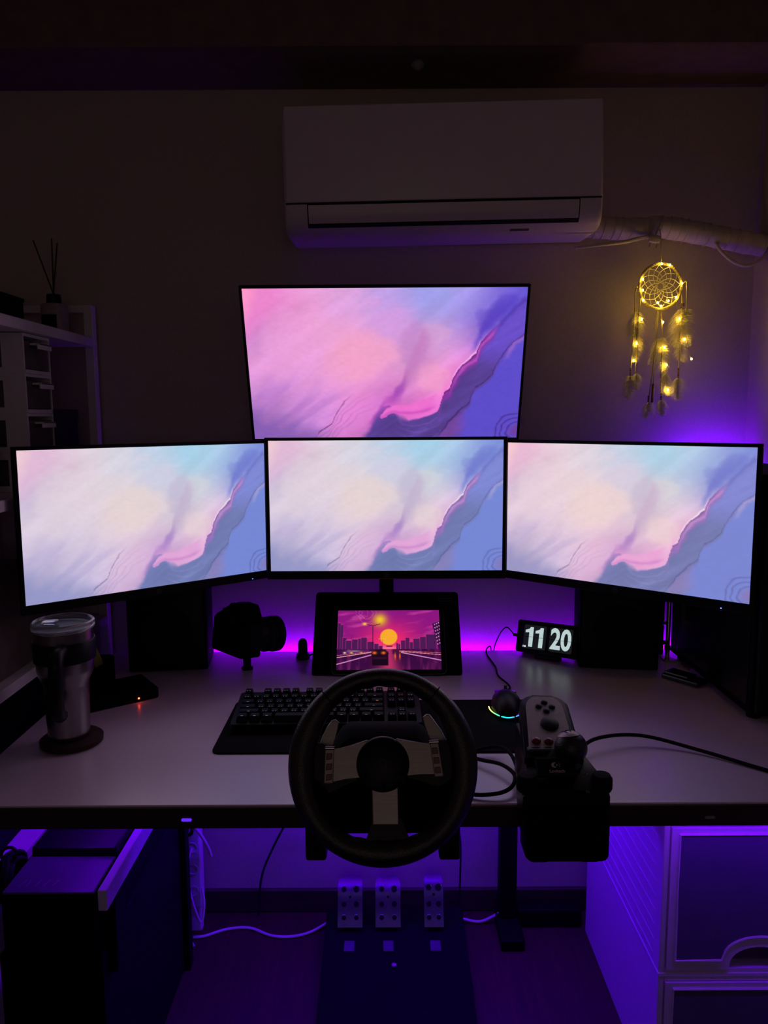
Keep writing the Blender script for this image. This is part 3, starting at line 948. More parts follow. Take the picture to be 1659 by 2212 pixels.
pl = obj('plug', bx(nb(), -CW / 2 - .020, -CW / 2, .014, .022, -.004, .004, .0015), M_blk, t)
Mi = t.matrix_basis.inverted()
wpts = [Vector((.3285, 1.885, .802)), Vector((.314, 1.893, .803)), Vector((.300, 1.898, .790)), Vector((.290, 1.906, .765)), Vector((.284, 1.912, .740)), Vector((.283, 1.914, .70))]
wpts[0] = t.matrix_basis @ Vector((-CW / 2 - .018, .018, 0))
obj('cable', tube(nb(), [Mi @ p for p in wpts], .0016, 8, 8), M_rubber, t, smooth=60)

# ------------------------------------------------------------------ mouse pad, keyboard, mouse
tag(obj('mouse_pad', prism_z(nb(), rrect(-.0, 0, .62, .250, .014), 0, .003, .0008), M_cloth, None, (-.003, 1.423, DZ + .0004)), 'long black cloth mouse pad under keyboard and mouse', 'mouse pad')
PZ = DZ + .0036

kb = thing('keyboard', 'black mechanical keyboard with backlit legends behind the steering wheel', 'keyboard', (-.113, 1.452, PZ + .0072), (R(5.5), 0, R(.8)))
KW, KD = .366, .136
bm = nb(); prism_z(bm, rrect(0, 0, KW, KD, .006), .003, .017, .002)
obj('case', bm, M_blk, kb)
for sx in (-1, 1):
    obj('foot', bx(nb(), sx * .15 - .012, sx * .15 + .012, KD / 2 - .02, KD / 2 - .008, 0, .003, .001), M_rubber, kb)
    obj('foot', bx(nb(), sx * .15 - .012, sx * .15 + .012, -KD / 2 + .006, -KD / 2 + .018, 0, .003, .001), M_rubber, kb)
U_ = .01905
capcache = {}


def keycap(w, h, glow):
    k = (w, h, glow)
    if k in capcache:
        return capcache[k]
    bm = nb()
    W, D = w * U_ - .0012, U_ - .0012
    a = [bm.verts.new((sx * W / 2, sy * D / 2, 0)) for sx, sy in ((-1, -1), (1, -1), (1, 1), (-1, 1))]
    b = [bm.verts.new((sx * (W / 2 - .0028), sy * (D / 2 - .0025) + .0012, h)) for sx, sy in ((-1, -1), (1, -1), (1, 1), (-1, 1))]
    bm.faces.new(a[::-1]); bm.faces.new(b)
    for i in range(4):
        bm.faces.new((a[i], a[(i + 1) % 4], b[(i + 1) % 4], b[i]))
    bmesh.ops.bevel(bm, geom=list(bm.edges), offset=.0007, segments=1, affect='EDGES')
    # legend near the front edge of the cap top
    lw = .0016 if w < 1.2 else .0045
    for s_ in ((-1, 1) if w < 1.2 else (0,)):
        f = bm.faces.new([bm.verts.new((s_ * .0026 + p * lw, -D / 2 + .0045 + q, h + .00012)) for p, q in ((-.5, 0), (.5, 0), (.5, .0010), (-.5, .0010))])
        f.material_index = 1
    me = bpy.data.meshes.new('keycap')
    bmesh.ops.recalc_face_normals(bm, faces=bm.faces)
    bm.to_mesh(me); bm.free()
    me.materials.append(M_keycap)
    me.materials.append({'w': M_legend, 'o': M_leg_orange, 'b': M_leg_blue, 'r': M_leg_red}[glow])
    capcache[k] = me
    return me


rows = [
    (2.5, .0135, [(0, 1)] + [(2 + i, 1) for i in range(4)] + [(6.5 + i, 1) for i in range(4)] + [(11 + i, 1) for i in range(4)] + [(15.25 + i, 1) for i in range(3)]),
    (1.25, .0125, [(i, 1) for i in range(13)] + [(13, 2)] + [(15.25 + i, 1) for i in range(3)]),
    (.25, .0110, [(0, 1.5)] + [(1.5 + i, 1) for i in range(12)] + [(13.5, 1.5)] + [(15.25 + i, 1) for i in range(3)]),
    (-.75, .0100, [(0, 1.75)] + [(1.75 + i, 1) for i in range(11)] + [(12.75, 2.25)]),
    (-1.75, .0100, [(0, 2.25)] + [(2.25 + i, 1) for i in range(10)] + [(12.25, 2.75)] + [(16.25, 1)]),
    (-2.75, .0105, [(0, 1.25), (1.25, 1.25), (2.5, 1.25), (3.75, 6.25), (10, 1.25), (11.25, 1.25), (12.5, 1.25), (13.75, 1.25)] + [(15.25 + i, 1) for i in range(3)]),
]
for ri, (ry, h, ks) in enumerate(rows):
    for (x, w) in ks:
        cx = (x + w / 2 - 9.125) * U_
        g = 'w'
        if ri == 2 and 13.3 < x < 13.8: g = 'o'
        if ri == 2 and x > 15: g = 'b'
        if ri == 1 and x > 16 and x < 17: g = 'r'
        link_o = bpy.data.objects.new('keycap', keycap(w, h, g))
        link_o.location = (cx, (ry + .1) * U_, .0178)
        link(link_o, kb)
obj('cable', tube(nb(), [(.10, KD / 2, .010), (.112, .09, .004), (.140, .13, -.0190), (.165, .18, -.0250), (.176, .235, -.0305), (.178, .253, -.0322)], .0022, 8, 8), M_rubber, kb, smooth=60)

ms = thing('mouse', 'black gaming mouse with a rainbow light arc at its back', 'mouse', (.248, 1.492, PZ), (0, 0, R(-6)))
bm = nb()
NS, NR = 22, 14
rings = []
for i in range(NS + 1):
    s_ = i / NS
    y = -.060 + .120 * s_
    w = .0335 * (max(0.0, math.sin(PI * min(1, max(0, .06 + .88 * s_)))) ** .45) * (1 - .10 * math.exp(-((s_ - .62) / .16) ** 2))
    hgt = .040 * (max(0.0, math.sin(PI * (.10 + .80 * s_ ** 0.85))) ** .7)
    rings.append([bm.verts.new((w * math.cos(PI * k / NR) * (1.0 + .06 * math.sin(PI * k / NR)), y, max(.0015, hgt * math.sin(PI * k / NR) ** .8))) for k in range(NR + 1)])
for a, b in zip(rings, rings[1:]):
    for k in range(NR):
        bm.faces.new((a[k], a[k + 1], b[k + 1], b[k]))
    bm.faces.new((a[NR], a[0], b[0], b[NR]))
bm.faces.new(rings[0]); bm.faces.new(rings[-1][::-1])
obj('shell', bm, M_blk, ms, smooth=60)
arcme = nb()
tube(arcme, [(.036 * math.cos(R(a)), -.012 - .050 * abs(math.sin(R(a))) ** .9, .0075 + .004 * abs(math.cos(R(a)))) for a in range(176, 365, 9)], .0012, 6, 3)
me_arc = bpy.data.meshes.new('light_arc')
bmesh.ops.recalc_face_normals(arcme, faces=arcme.faces)
arcme.to_mesh(me_arc); arcme.free()
m = bpy.data.materials.new('rainbow_light'); m.use_nodes = True
nt = m.node_tree; b_ = nt.nodes['Principled BSDF']
tc = nt.nodes.new('ShaderNodeTexCoord'); sp = nt.nodes.new('ShaderNodeSeparateXYZ'); mr = nt.nodes.new('ShaderNodeMapRange'); rp = nt.nodes.new('ShaderNodeValToRGB')
mr.inputs['From Min'].default_value = -.036; mr.inputs['From Max'].default_value = .036
nt.links.new(tc.outputs['Object'], sp.inputs[0]); nt.links.new(sp.outputs['X'], mr.inputs['Value']); nt.links.new(mr.outputs[0], rp.inputs['Fac'])
cr = rp.color_ramp
cr.elements[0].position = 0; cr.elements[0].color = (.75, .7, .15, 1)
cr.elements[1].position = 1; cr.elements[1].color = (.45, .05, .9, 1)
for p_, c_ in ((.12, (.25, .9, .12, 1)), (.28, (.0, .85, .55, 1)), (.5, (.0, .6, .95, 1)), (.72, (.05, .25, 1, 1)), (.88, (.22, .08, 1, 1))):
    e = cr.elements.new(p_); e.color = c_
nt.links.new(rp.outputs['Color'], b_.inputs['Emission Color']); b_.inputs['Emission Strength'].default_value = 2.0
obj('light_arc', me_arc, m, ms)
obj('left_button', bx(nb(), -.022, -.003, .018, .056, .030, .034, .0018), M_blkgloss, ms, rot=(R(-14), 0, 0))
obj('right_button', bx(nb(), .003, .022, .018, .056, .030, .034, .0018), M_blkgloss, ms, rot=(R(-14), 0, 0))
obj('scroll_wheel', cyl(nb(), (-.0028, .036, .027), (.0028, .036, .027), .0105, seg=20), M_rubber, ms, smooth=40)
Mi = ms.matrix_basis.inverted()
wp = [(.2535, 1.556, .756), (.262, 1.588, .748), (.277, 1.618, .7425), (.275, 1.650, .7425), (.263, 1.70, .7425), (.266, 1.76, .7425), (.262, 1.81, .7425), (.258, 1.86, .7425), (.262, 1.893, .746), (.272, 1.902, .75), (.276, 1.912, .735), (.276, 1.914, .69)]
wp[0] = tuple(ms.matrix_basis @ Vector((0, .056, .010)))
obj('cable', tube(nb(), [Mi @ Vector(p) for p in wp], .0019, 8, 6), M_rubber, ms, smooth=60)

# ------------------------------------------------------------------ tumbler on a coaster
TX, TY = -.588, 1.352
tag(obj('coaster', lathe(nb(), [(.050, 0), (.055, .002), (.056, .010), (.052, .013)], 48), M_maroon, None, (TX + .004, TY, DZ + .0004), smooth=50), 'round dark maroon coaster under the steel tumbler', 'coaster')
t = thing('tumbler', 'tall steel travel tumbler with clear lid and black handle, at the left of the desk', 'tumbler', (TX, TY, DZ + .0138), (0, 0, 0))
bm = nb()
lathe(bm, [(.034, 0), (.0365, .002), (.037, .010), (.0395, .098), (.0405, .106), (.0480, .122), (.0495, .130), (.0520, .206), (.0515, .210)], 56)
obj('body', bm, M_steel, t, smooth=50)
bm = nb()
lathe(bm, [(.0522, .205), (.0545, .207), (.0550, .213), (.0545, .219), (.0515, .221), (.0490, .218), (.0480, .2105), (.0522, .205)], 56, caps=False)
lid = obj('lid', bm, M_clear, t, smooth=50)
obj('lid_inner', lathe(nb(), [(.0478, .2085), (.0478, .2108), (.001, .2108)], 48), M_blk, lid, smooth=40)
bm = nb(); bx(bm, -.036, -.010, -.010, .010, .2135, .2205, .003, 3)
obj('sip_slider', bm, M_clear, lid, smooth=50)
bm = nb()
lathe(bm, [(.0515, .148), (.0535, .149), (.0550, .184), (.0535, .186), (.0522, .186)], 56, caps=False)
obj('grip_band', bm, M_blk, t, smooth=50)
hp = [(.004, -.052, .178), (.007, -.075, .176), (.009, -.088, .160), (.008, -.089, .120), (.006, -.084, .080), (.005, -.070, .066)]
bm = nb()
tube(bm, [(x_ + .012, y_, z_) for x_, y_, z_ in hp], .0125, 10, 8)
obj('handle', bm, M_blk, t, smooth=60)

# yellow roll just behind the tumbler
t = thing('tape_roll', 'olive yellow tape roll half hidden behind the steel tumbler', 'tape', (-.640, 1.60, DZ + .10), (0, R(70), R(35)))
bm = nb()
lathe(bm, [(.030, -.009), (.040, -.009), (.040, .009), (.030, .009), (.030, -.009)], 40, caps=False)
obj('tape', bm, M_yellow, t, smooth=40)
bm = nb()
lathe(bm, [(.027, -.0092), (.030, -.0092), (.030, .0092), (.027, .0092), (.027, -.0092)], 40, caps=False)
obj('core', bm, M_browncard, t, smooth=40)
t = thing('pen_pot', 'dark square caddy standing behind the steel tumbler', 'caddy', (-.655, 1.655, DZ))
bm = nb()
bx(bm, -.035, .035, -.035, .035, 0, .060, .004)
obj('pot', bm, M_blkmat, t)
obj('rim', tube(nb(), [(x, y, .060) for x, y in rrect(0, 0, .066, .066, .008)], .002, 6, 0, closed=True), M_blk, t)

# ------------------------------------------------------------------ racing wheel
RW = thing('racing_wheel', 'black racing game steering wheel clamped to the front of the desk', 'steering wheel', (-.0035, 1.03, .848), (R(-25), 0, 0))
WR = Matrix.Rotation(R(-3), 4, 'Y')
def WZ(zx, zy):      # local plan coordinates of the wheel face, metres
    return ((zx - 821) * .000182, -(zy - 830) * .000174)
# rim
bm = nb()
NS, NR = 120, 16
rings = []
for i in range(NS):
    a = 2 * PI * i / NS
    deg = math.degrees(a) % 360       # 0 = right, 90 = top
    top = math.exp(-((deg - 90) / 42) ** 2)
    low = math.exp(-((deg - 270) / 24) ** 2)
    grip = math.exp(-((abs(deg - 90) - 62) / 16) ** 2) if deg < 200 else 0
    side = math.exp(-((deg - 180) / 30) ** 2) + math.exp(-((deg if deg < 180 else deg - 360) / 30) ** 2)
    rad = .0150 - .0016 * top + .0030 * low + .0016 * grip + .0035 * side
    bumps = .0009 * math.sin(26 * a) * (1 if 45 < deg < 135 or deg > 180 else .4)
    Rm = .1352 - rad
    ring = []
    for k in range(NR):
        b = 2 * PI * k / NR
        ra = rad + (bumps if math.cos(b) < -.3 else 0)
        rr = Rm + ra * math.cos(b)
        ring.append(bm.verts.new((rr * math.cos(a), .0165 * math.sin(b), rr * math.sin(a))))
    rings.append(ring)
for i in range(NS):
    A, B = rings[i], rings[(i + 1) % NS]
    for k in range(NR):
        bm.faces.new((A[k], A[(k + 1) % NR], B[(k + 1) % NR], B[k]))
rim = obj('rim', bm, M_leather, RW, smooth=70)
for deg in (52, 131):
    a = R(deg)
    ring = [((.1352 - .0145 + .0152 * math.cos(b)) * math.cos(a), .0168 * math.sin(b), (.1352 - .0145 + .0152 * math.cos(b)) * math.sin(a)) for b in [2 * PI * k / 20 for k in range(20)]]
    obj('seam', tube(nb(), ring, .0009, 5, 0, closed=True), M_rubber, rim)
# hub
bm = nb()
lathe(bm, [(.0385, .030), (.0385, -.004), (.0365, -.009), (.033, -.011), (.001, -.0115)], 48)
bmesh.ops.rotate(bm, cent=(0, 0, 0), matrix=Matrix.Rotation(-PI / 2, 3, 'X'), verts=bm.verts)
hub = obj('hub', bm, M_blk, RW, smooth=40)
for k in range(6):
    a = R(90 + 60 * k + 3)
    bm = nb()
    cyl(bm, (.0285 * math.cos(a), -.0108, .0285 * math.sin(a)), (.0285 * math.cos(a), -.0132, .0285 * math.sin(a)), .0036, seg=6)
    obj('bolt', bm, M_steel_blk, hub)
bm = nb()
for rr, hh in ((.0050, 0), ):
    ring = [(rr * math.cos(b), -.0123, rr * 1.2 * math.sin(b)) for b in [2 * PI * k / 16 for k in range(16)]]
    tube(bm, ring, .0006, 5, 0, closed=True)
obj('emblem', bm, M_logodim, hub)
# spokes, each a plate
def plate(name, pts, y0, y1, m, par=RW, bev=.0012):
    return obj(name, prism(nb(), [WZ(*p) for p in pts], y0, y1, bev), m, par)
plate('spoke', [(366, 968), (374, 715), (440, 716), (560, 688), (700, 642), (742, 655), (742, 935), (640, 932), (540, 940), (440, 962)], -.006, -.001, M_alu)
plate('spoke', [(1286, 905), (1258, 668), (1190, 676), (1080, 660), (930, 632), (895, 650), (895, 925), (1010, 918), (1110, 908), (1210, 908)], -.006, -.001, M_alu)
plate('spoke', [(735, 1000), (742, 1290), (940, 1290), (937, 1000)], -.006, -.001, M_alu)
plate('spoke_shroud', [(740, 1240), (700, 1400), (640, 1440), (1060, 1440), (1010, 1385), (965, 1240)], -.004, .012, M_blk)
plate('spoke_shroud', [(365, 990), (230, 900), (190, 760), (270, 640), (380, 690), (620, 720), (620, 960), (470, 1010), (400, 1060)], .0, .014, M_blk)
plate('spoke_shroud', [(1290, 990), (1420, 900), (1450, 740), (1380, 630), (1250, 650), (1010, 700), (1010, 940), (1170, 970), (1250, 1010)], .0, .014, M_blk)
# button columns
lc = plate('button_column', [(370, 712), (440, 712), (434, 975), (366, 975)], -.0105, -.006, M_silver)
for zy in (770, 850, 930):
    plate('button', [(383, zy - 24), (428, zy - 28), (424, zy + 18), (380, zy + 26)], -.0122, -.0105, M_red, lc, .0008)
rc = plate('button_column', [(1190, 668), (1256, 664), (1290, 925), (1222, 930)], -.0105, -.006, M_silver)
for zy in (730, 805, 880):
    x_ = 1226 + (zy - 730) * .13
    plate('button', [(x_ - 22, zy - 26), (x_ + 22, zy - 28), (x_ + 27, zy + 20), (x_ - 18, zy + 24)], -.0122, -.0105, M_red, rc, .0008)
def edge_line(name, pts, y, r, m, par):
    obj(name, tube(nb(), [(WZ(*p)[0], y, WZ(*p)[1]) for p in pts], r, 8, 0), m, par, smooth=60)
edge_line('bright_cap', [(372, 704), (443, 704)], -.0085, .0030, M_chrome, lc)
edge_line('bright_cap', [(1185, 660), (1257, 657)], -.0085, .0030, M_chrome, rc)
edge_line('spoke_edge', [(443, 716), (560, 688), (700, 642)], -.0050, .0008, M_chrome, RW)
edge_line('spoke_edge', [(930, 632), (1080, 660), (1187, 676)], -.0050, .0008, M_chrome, RW)
# shift paddles behind the spokes
plate('shift_paddle', [(305, 705), (335, 610), (375, 530), (412, 478), (440, 474), (467, 496), (452, 560), (430, 640), (416, 708)], .018, .0205, M_alu)
edge_line('paddle_edge', [(305, 705), (335, 610), (375, 530), (412, 478), (440, 474), (467, 496)], .0180, .0007, M_chrome, RW)
plate('shift_paddle', [(1328, 640), (1290, 560), (1240, 490), (1200, 436), (1178, 432), (1145, 455), (1158, 520), (1190, 600), (1218, 665)], .018, .0205, M_alu)
edge_line('paddle_edge', [(1145, 455), (1178, 432), (1200, 436), (1240, 490), (1290, 560), (1328, 640)], .0180, .0007, M_chrome, RW)
# steering column and housing (housing stands upright on the desk)
obj('column', cyl(nb(), (0, .028, 0), (0, .075, -.004), .036, .045, seg=32), M_blk, RW, smooth=40)
Mi = RW.matrix_basis.inverted()
def world_part(name, bm, m, par, smooth=None):
    bmesh.ops.transform(bm, matrix=Mi, verts=bm.verts)
    return obj(name, bm, m, par, smooth=smooth)
hous = nb()
sec = [(-.118, .742), (-.118, .782), (-.100, .815), (-.078, .842), (-.062, .866), (-.050, .873), (.050, .873), (.062, .866), (.078, .842), (.100, .815), (.118, .782), (.118, .742)]
secs = []
for (y, sx, zt) in ((1.085, .96, .93), (1.10, 1.0, .985), (1.125, 1.0, 1.0), (1.145, .99, .94), (1.18, .96, .72), (1.24, .90, .45), (1.28, .82, .30)):
    secs.append([hous.verts.new((-.0035 + x * sx, y, .7412 + (z - .742) * zt)) for x, z in sec])
for a, b in zip(secs, secs[1:]):
    for k in range(len(sec)):
        j = (k + 1) % len(sec)
        hous.faces.new((a[k], a[j], b[j], b[k]))
hous.faces.new(secs[0][::-1]); hous.faces.new(secs[-1])
housing = world_part('housing', hous, M_blkmat, RW, 38)
MATS['black_gloss'].node_tree.nodes['Principled BSDF'].inputs['Roughness'].default_value = 0.22
for x in (-.107, .098):
    bm = nb()
    bx(bm, x - .016, x + .016, 1.088, 1.109, .664, .80, .004)
    bx(bm, x - .016, x + .016, 1.10, 1.18, .662, .680, .004)
    world_part('desk_clamp', bm, M_blk, RW)
    bm = nb(); cyl(bm, (x, 1.15, .680), (x, 1.15, .7025), .010, seg=16)
    world_part('clamp_pad', bm, M_rubber, RW)
bm = nb(); bx(bm, -.112, .105, 1.090, 1.111, .7065, .792, .004)
world_part('front_skirt', bm, M_blk, RW)

# ------------------------------------------------------------------ shifter
SH = thing('gear_shifter', 'black game gear shifter with grey button pod and ball knob, clamped to the desk', 'gear shifter', (.270, 1.17, DZ))
o = SH.location
bm = nb()
secs = []
prof = [(1.070, .205, .335, .752, .786), (1.10, .203, .338, .742, .800), (1.14, .208, .328, .742, .806), (1.19, .215, .318, .742, .800), (1.24, .222, .306, .742, .785), (1.262, .228, .298, .742, .765)]
for (y, x0, x1, z0, z1) in prof:
    xc, w, = (x0 + x1) / 2, (x1 - x0)
    secs.append([bm.verts.new((px, y, pz)) for px, pz in ((x0, z0 + .0005), (x0, z0 + (z1 - z0) * .7), (x0 + w * .10, z1), (x1 - w * .10, z1), (x1, z0 + (z1 - z0) * .7), (x1, z0 + .0005))])
for a, b in zip(secs, secs[1:]):
    for k in range(6):
        j = (k + 1) % 6
        bm.faces.new((a[k], a[j], b[j], b[k]))
bm.faces.new(secs[0][::-1]); bm.faces.new(secs[-1])
obj('housing', L(bm, o), M_blk, SH, smooth=35)
# front clamp block hanging over the edge
bm = nb()
bx(bm, .207, .333, 1.050, 1.1085, .680, .760, .012, 3)
obj('clamp_block', L(bm, o), M_blkmat, SH, smooth=50)
for x in (.232, .308):
    obj('clamp_jaw', L(bx(nb(), x - .014, x + .014, 1.07, 1.17, .670, .690, .004), o), M_blk, SH)
    obj('clamp_pad', L(cyl(nb(), (x, 1.155, .690), (x, 1.155, .7025), .009, seg=14), o), M_rubber, SH)
for x, lab in ((.2135, 0), (.326, 1)):
    bm = nb()
    lathe(bm, [(.006, 0), (.0145, .002), (.0160, .006), (.0160, .020), (.0125, .026), (.002, .0275)], 24, (x, 1.085, .778))
    kn = obj('clamp_knob', L(bm, o), M_rubber, SH, smooth=45)
for (x, y) in ((.243, 1.087), (.302, 1.087), (.300, 1.0665)):
    bm = nb()
    ring = [(x + .0026 * math.cos(b), y + .0022 * math.sin(b), .8035 if y > 1.08 else .786) for b in [2 * PI * k / 12 for k in range(12)]]
    tube(bm, ring, .0006, 5, 0, closed=True)
    obj('screw', L(bm, o), M_chrome, SH)
# gear lever
gb = nb()
lathe(gb, [(.033, .800), (.034, .806), (.028, .808), (.024, .812), (.014, .820), (.009, .826)], 32, (.272, 1.125, 0))
obj('boot', L(gb, o), M_rubber, SH, smooth=50)
lv = obj('lever', L(cyl(nb(), (.272, 1.125, .815), (.281, 1.098, .836), .006, seg=16), o), M_steel, SH, smooth=40)
bm = nb()
bmesh.ops.create_uvsphere(bm, u_segments=32, v_segments=20, radius=.0248)
bmesh.ops.scale(bm, vec=(1, 1, .98), verts=bm.verts)
KC = Vector((.2815, 1.098, .8405))
bmesh.ops.translate(bm, vec=KC, verts=bm.verts)
knob = obj('knob', L(bm, o), M_leather, SH, smooth=180)
bm = nb()
seg = 32
q = Vector((-.12, .30, .95)).normalized().to_track_quat('Z', 'Y').to_matrix()
prev = None
for j in range(6):
    th = R(44) * j / 5
    ring = [bm.verts.new(KC + q @ Vector((.0254 * math.sin(th) * math.cos(2 * PI * k / seg), .0254 * math.sin(th) * math.sin(2 * PI * k / seg), .0252 * math.cos(th)))) for k in range(seg)] if j else [bm.verts.new(KC + q @ Vector((0, 0, .0252)))]
    if prev is not None:
        for k in range(seg):
            if len(prev) == 1:
                bm.faces.new((prev[0], ring[k], ring[(k + 1) % seg]))
            else:
                bm.faces.new((prev[k], ring[k], ring[(k + 1) % seg], prev[(k + 1) % seg]))
    prev = ring
cap = obj('gear_plate', L(bm, o), M_silver, knob, smooth=60)
bm = nb()
for gx in (-.007, 0, .007):
    tube(bm, [KC + q @ Vector((gx, gy, math.sqrt(.0256 ** 2 - gx * gx - gy * gy))) for gy in (-.008, -.004, 0, .004, .008)], .0006, 5, 0)
tube(bm, [KC + q @ Vector((gx, 0, math.sqrt(.0256 ** 2 - gx * gx))) for gx in (-.007, -.0035, 0, .0035, .007)], .0006, 5, 0)
obj('gear_marks', L(bm, o), M_blk, cap)
# button pod
POD = Matrix.Translation((.2655, 1.186, .838)) @ Matrix.Rotation(R(21), 4, 'X') @ Matrix.Rotation(R(-3), 4, 'Z')
def pod(name, bm, m, par=SH, smooth=None):
    bmesh.ops.transform(bm, matrix=Matrix.Translation(-Vector(o)) @ POD, verts=bm.verts)
    return obj(name, bm, m, par, smooth=smooth)
def podshape(g):
    w1, w0, l = .046 - g, .0405 - g, .072 - g
    out = [(-w1, -l), (w1, -l)]
    for k in range(9):
        a = R(90 * k / 8)
        out.append((w0 - .024 + .024 * math.cos(a) if g == 0 else w0 - .020 + .020 * math.cos(a), l - .030 + .030 * math.sin(a)))
    for k in range(9):
        a = R(90 + 90 * k / 8)
        out.append((-w0 + .024 + .024 * math.cos(a) if g == 0 else -w0 + .020 + .020 * math.cos(a), l - .030 + .030 * math.sin(a)))
    return out
podb = pod('button_pod', prism_z(nb(), podshape(0), -.022, 0, .003), M_blk, SH, 40)
face = pod('pod_face', prism_z(nb(), [(x * .99, y + .004) for x, y in podshape(.009)], 0, .0012, .0005), M_silver, podb)
def btn(name, x, y, r, m, h=.003):
    bm = nb(); lathe(bm, [(r, 0), (r, h * .6), (r * .8, h), (.0005, h * 1.15)], 24, (x, y, .0012))
    return pod(name, bm, m, face, 50)
for (x, y) in ((.001, .0530), (-.0095, .0430), (.0125, .0425), (.002, .0325)):
    btn('round_button', x, y, .0055, M_blk)
btn('direction_pad', .003, .0020, .0150, M_blk, .004)
for x in (-.0235, -.004, .0155):
    btn('red_button', x, -.0365, .0075, M_red, .004)
# pod side and its support
bm = nb(); bx(bm, .222, .312, 1.13, 1.24, .786, .822, .004)
obj('pod_support', L(bm, o), M_blk, SH)
# logo on the sloping neck under the pod
LM = Matrix.Translation((.259, 1.0900, .8130)) @ Matrix.Rotation(R(42), 4, 'X')
bm = nb(); bx(bm, -.030, .030, -.012, .016, -.012, -.0006, .002)
bmesh.ops.transform(bm, matrix=Matrix.Translation(-Vector(o)) @ LM, verts=bm.verts)
neck = obj('name_plate', bm, M_blk, SH)
tm = obj('maker_name', text_mesh('Logitech', .0068, .0001, .00010), M_logo, neck)
tm.matrix_basis = Matrix.Translation(-Vector(o)) @ LM @ Matrix.Translation((0, -.006, 0))
bm = nb()
# crescent, eye dot and rays
cr_o = [(-.003 + .0048 * math.cos(R(a)), .0035 + .0042 * math.sin(R(a))) for a in range(60, 301, 20)]
cr_i = [(-.0005 + .0032 * math.cos(R(a)), .0035 + .0030 * math.sin(R(a))) for a in range(290, 69, -20)]
bm.faces.new([bm.verts.new((x, y, 0)) for x, y in cr_o + cr_i])
bm.faces.new([bm.verts.new((.0008 + .0014 * math.cos(2 * PI * k / 10), .0035 + .0012 * math.sin(2 * PI * k / 10), 0)) for k in range(10)])
for (x0, y0, x1, y1) in ((.0032, .0060, .0050, .0075), (.0040, .0040, .0064, .0042), (.0036, .0018, .0056, .0006)):
    d_ = Vector((x1 - x0, y1 - y0, 0)); n_ = Vector((-d_.y, d_.x, 0)).normalized() * .0004
    a_, b_2 = Vector((x0, y0, 0)), Vector((x1, y1, 0))
    bm.faces.new([bm.verts.new(p) for p in (a_ - n_, b_2 - n_, b_2 + n_, a_ + n_)])
bmesh.ops.transform(bm, matrix=Matrix.Translation(-Vector(o)) @ LM, verts=bm.verts)
obj('maker_emblem', bm, M_logo, neck)
CZ = DZ + .0035
obj('cable', L(tube(nb(), [(.310, 1.20, .748), (.345, 1.275, .757), (.39, 1.312, .762), (.47, 1.328, .758), (.56, 1.290, .747), (.66, 1.205, CZ), (.76, 1.13, CZ), (.80, 1.16, CZ)], .0033, 10, 8), o), M_rubber, SH, smooth=60)
obj('cable', L(tube(nb(), [(.224, 1.205, .748), (.218, 1.26, .756), (.200, 1.288, .756), (.165, 1.286, .752), (.148, 1.272, .7485), (.165, 1.250, .750), (.195, 1.225, .754), (.212, 1.19, .754), (.205, 1.155, .752), (.185, 1.137, .749), (.155, 1.134, .7465), (.128, 1.140, .745)], .0033, 10, 8), o), M_rubber, SH, smooth=60)

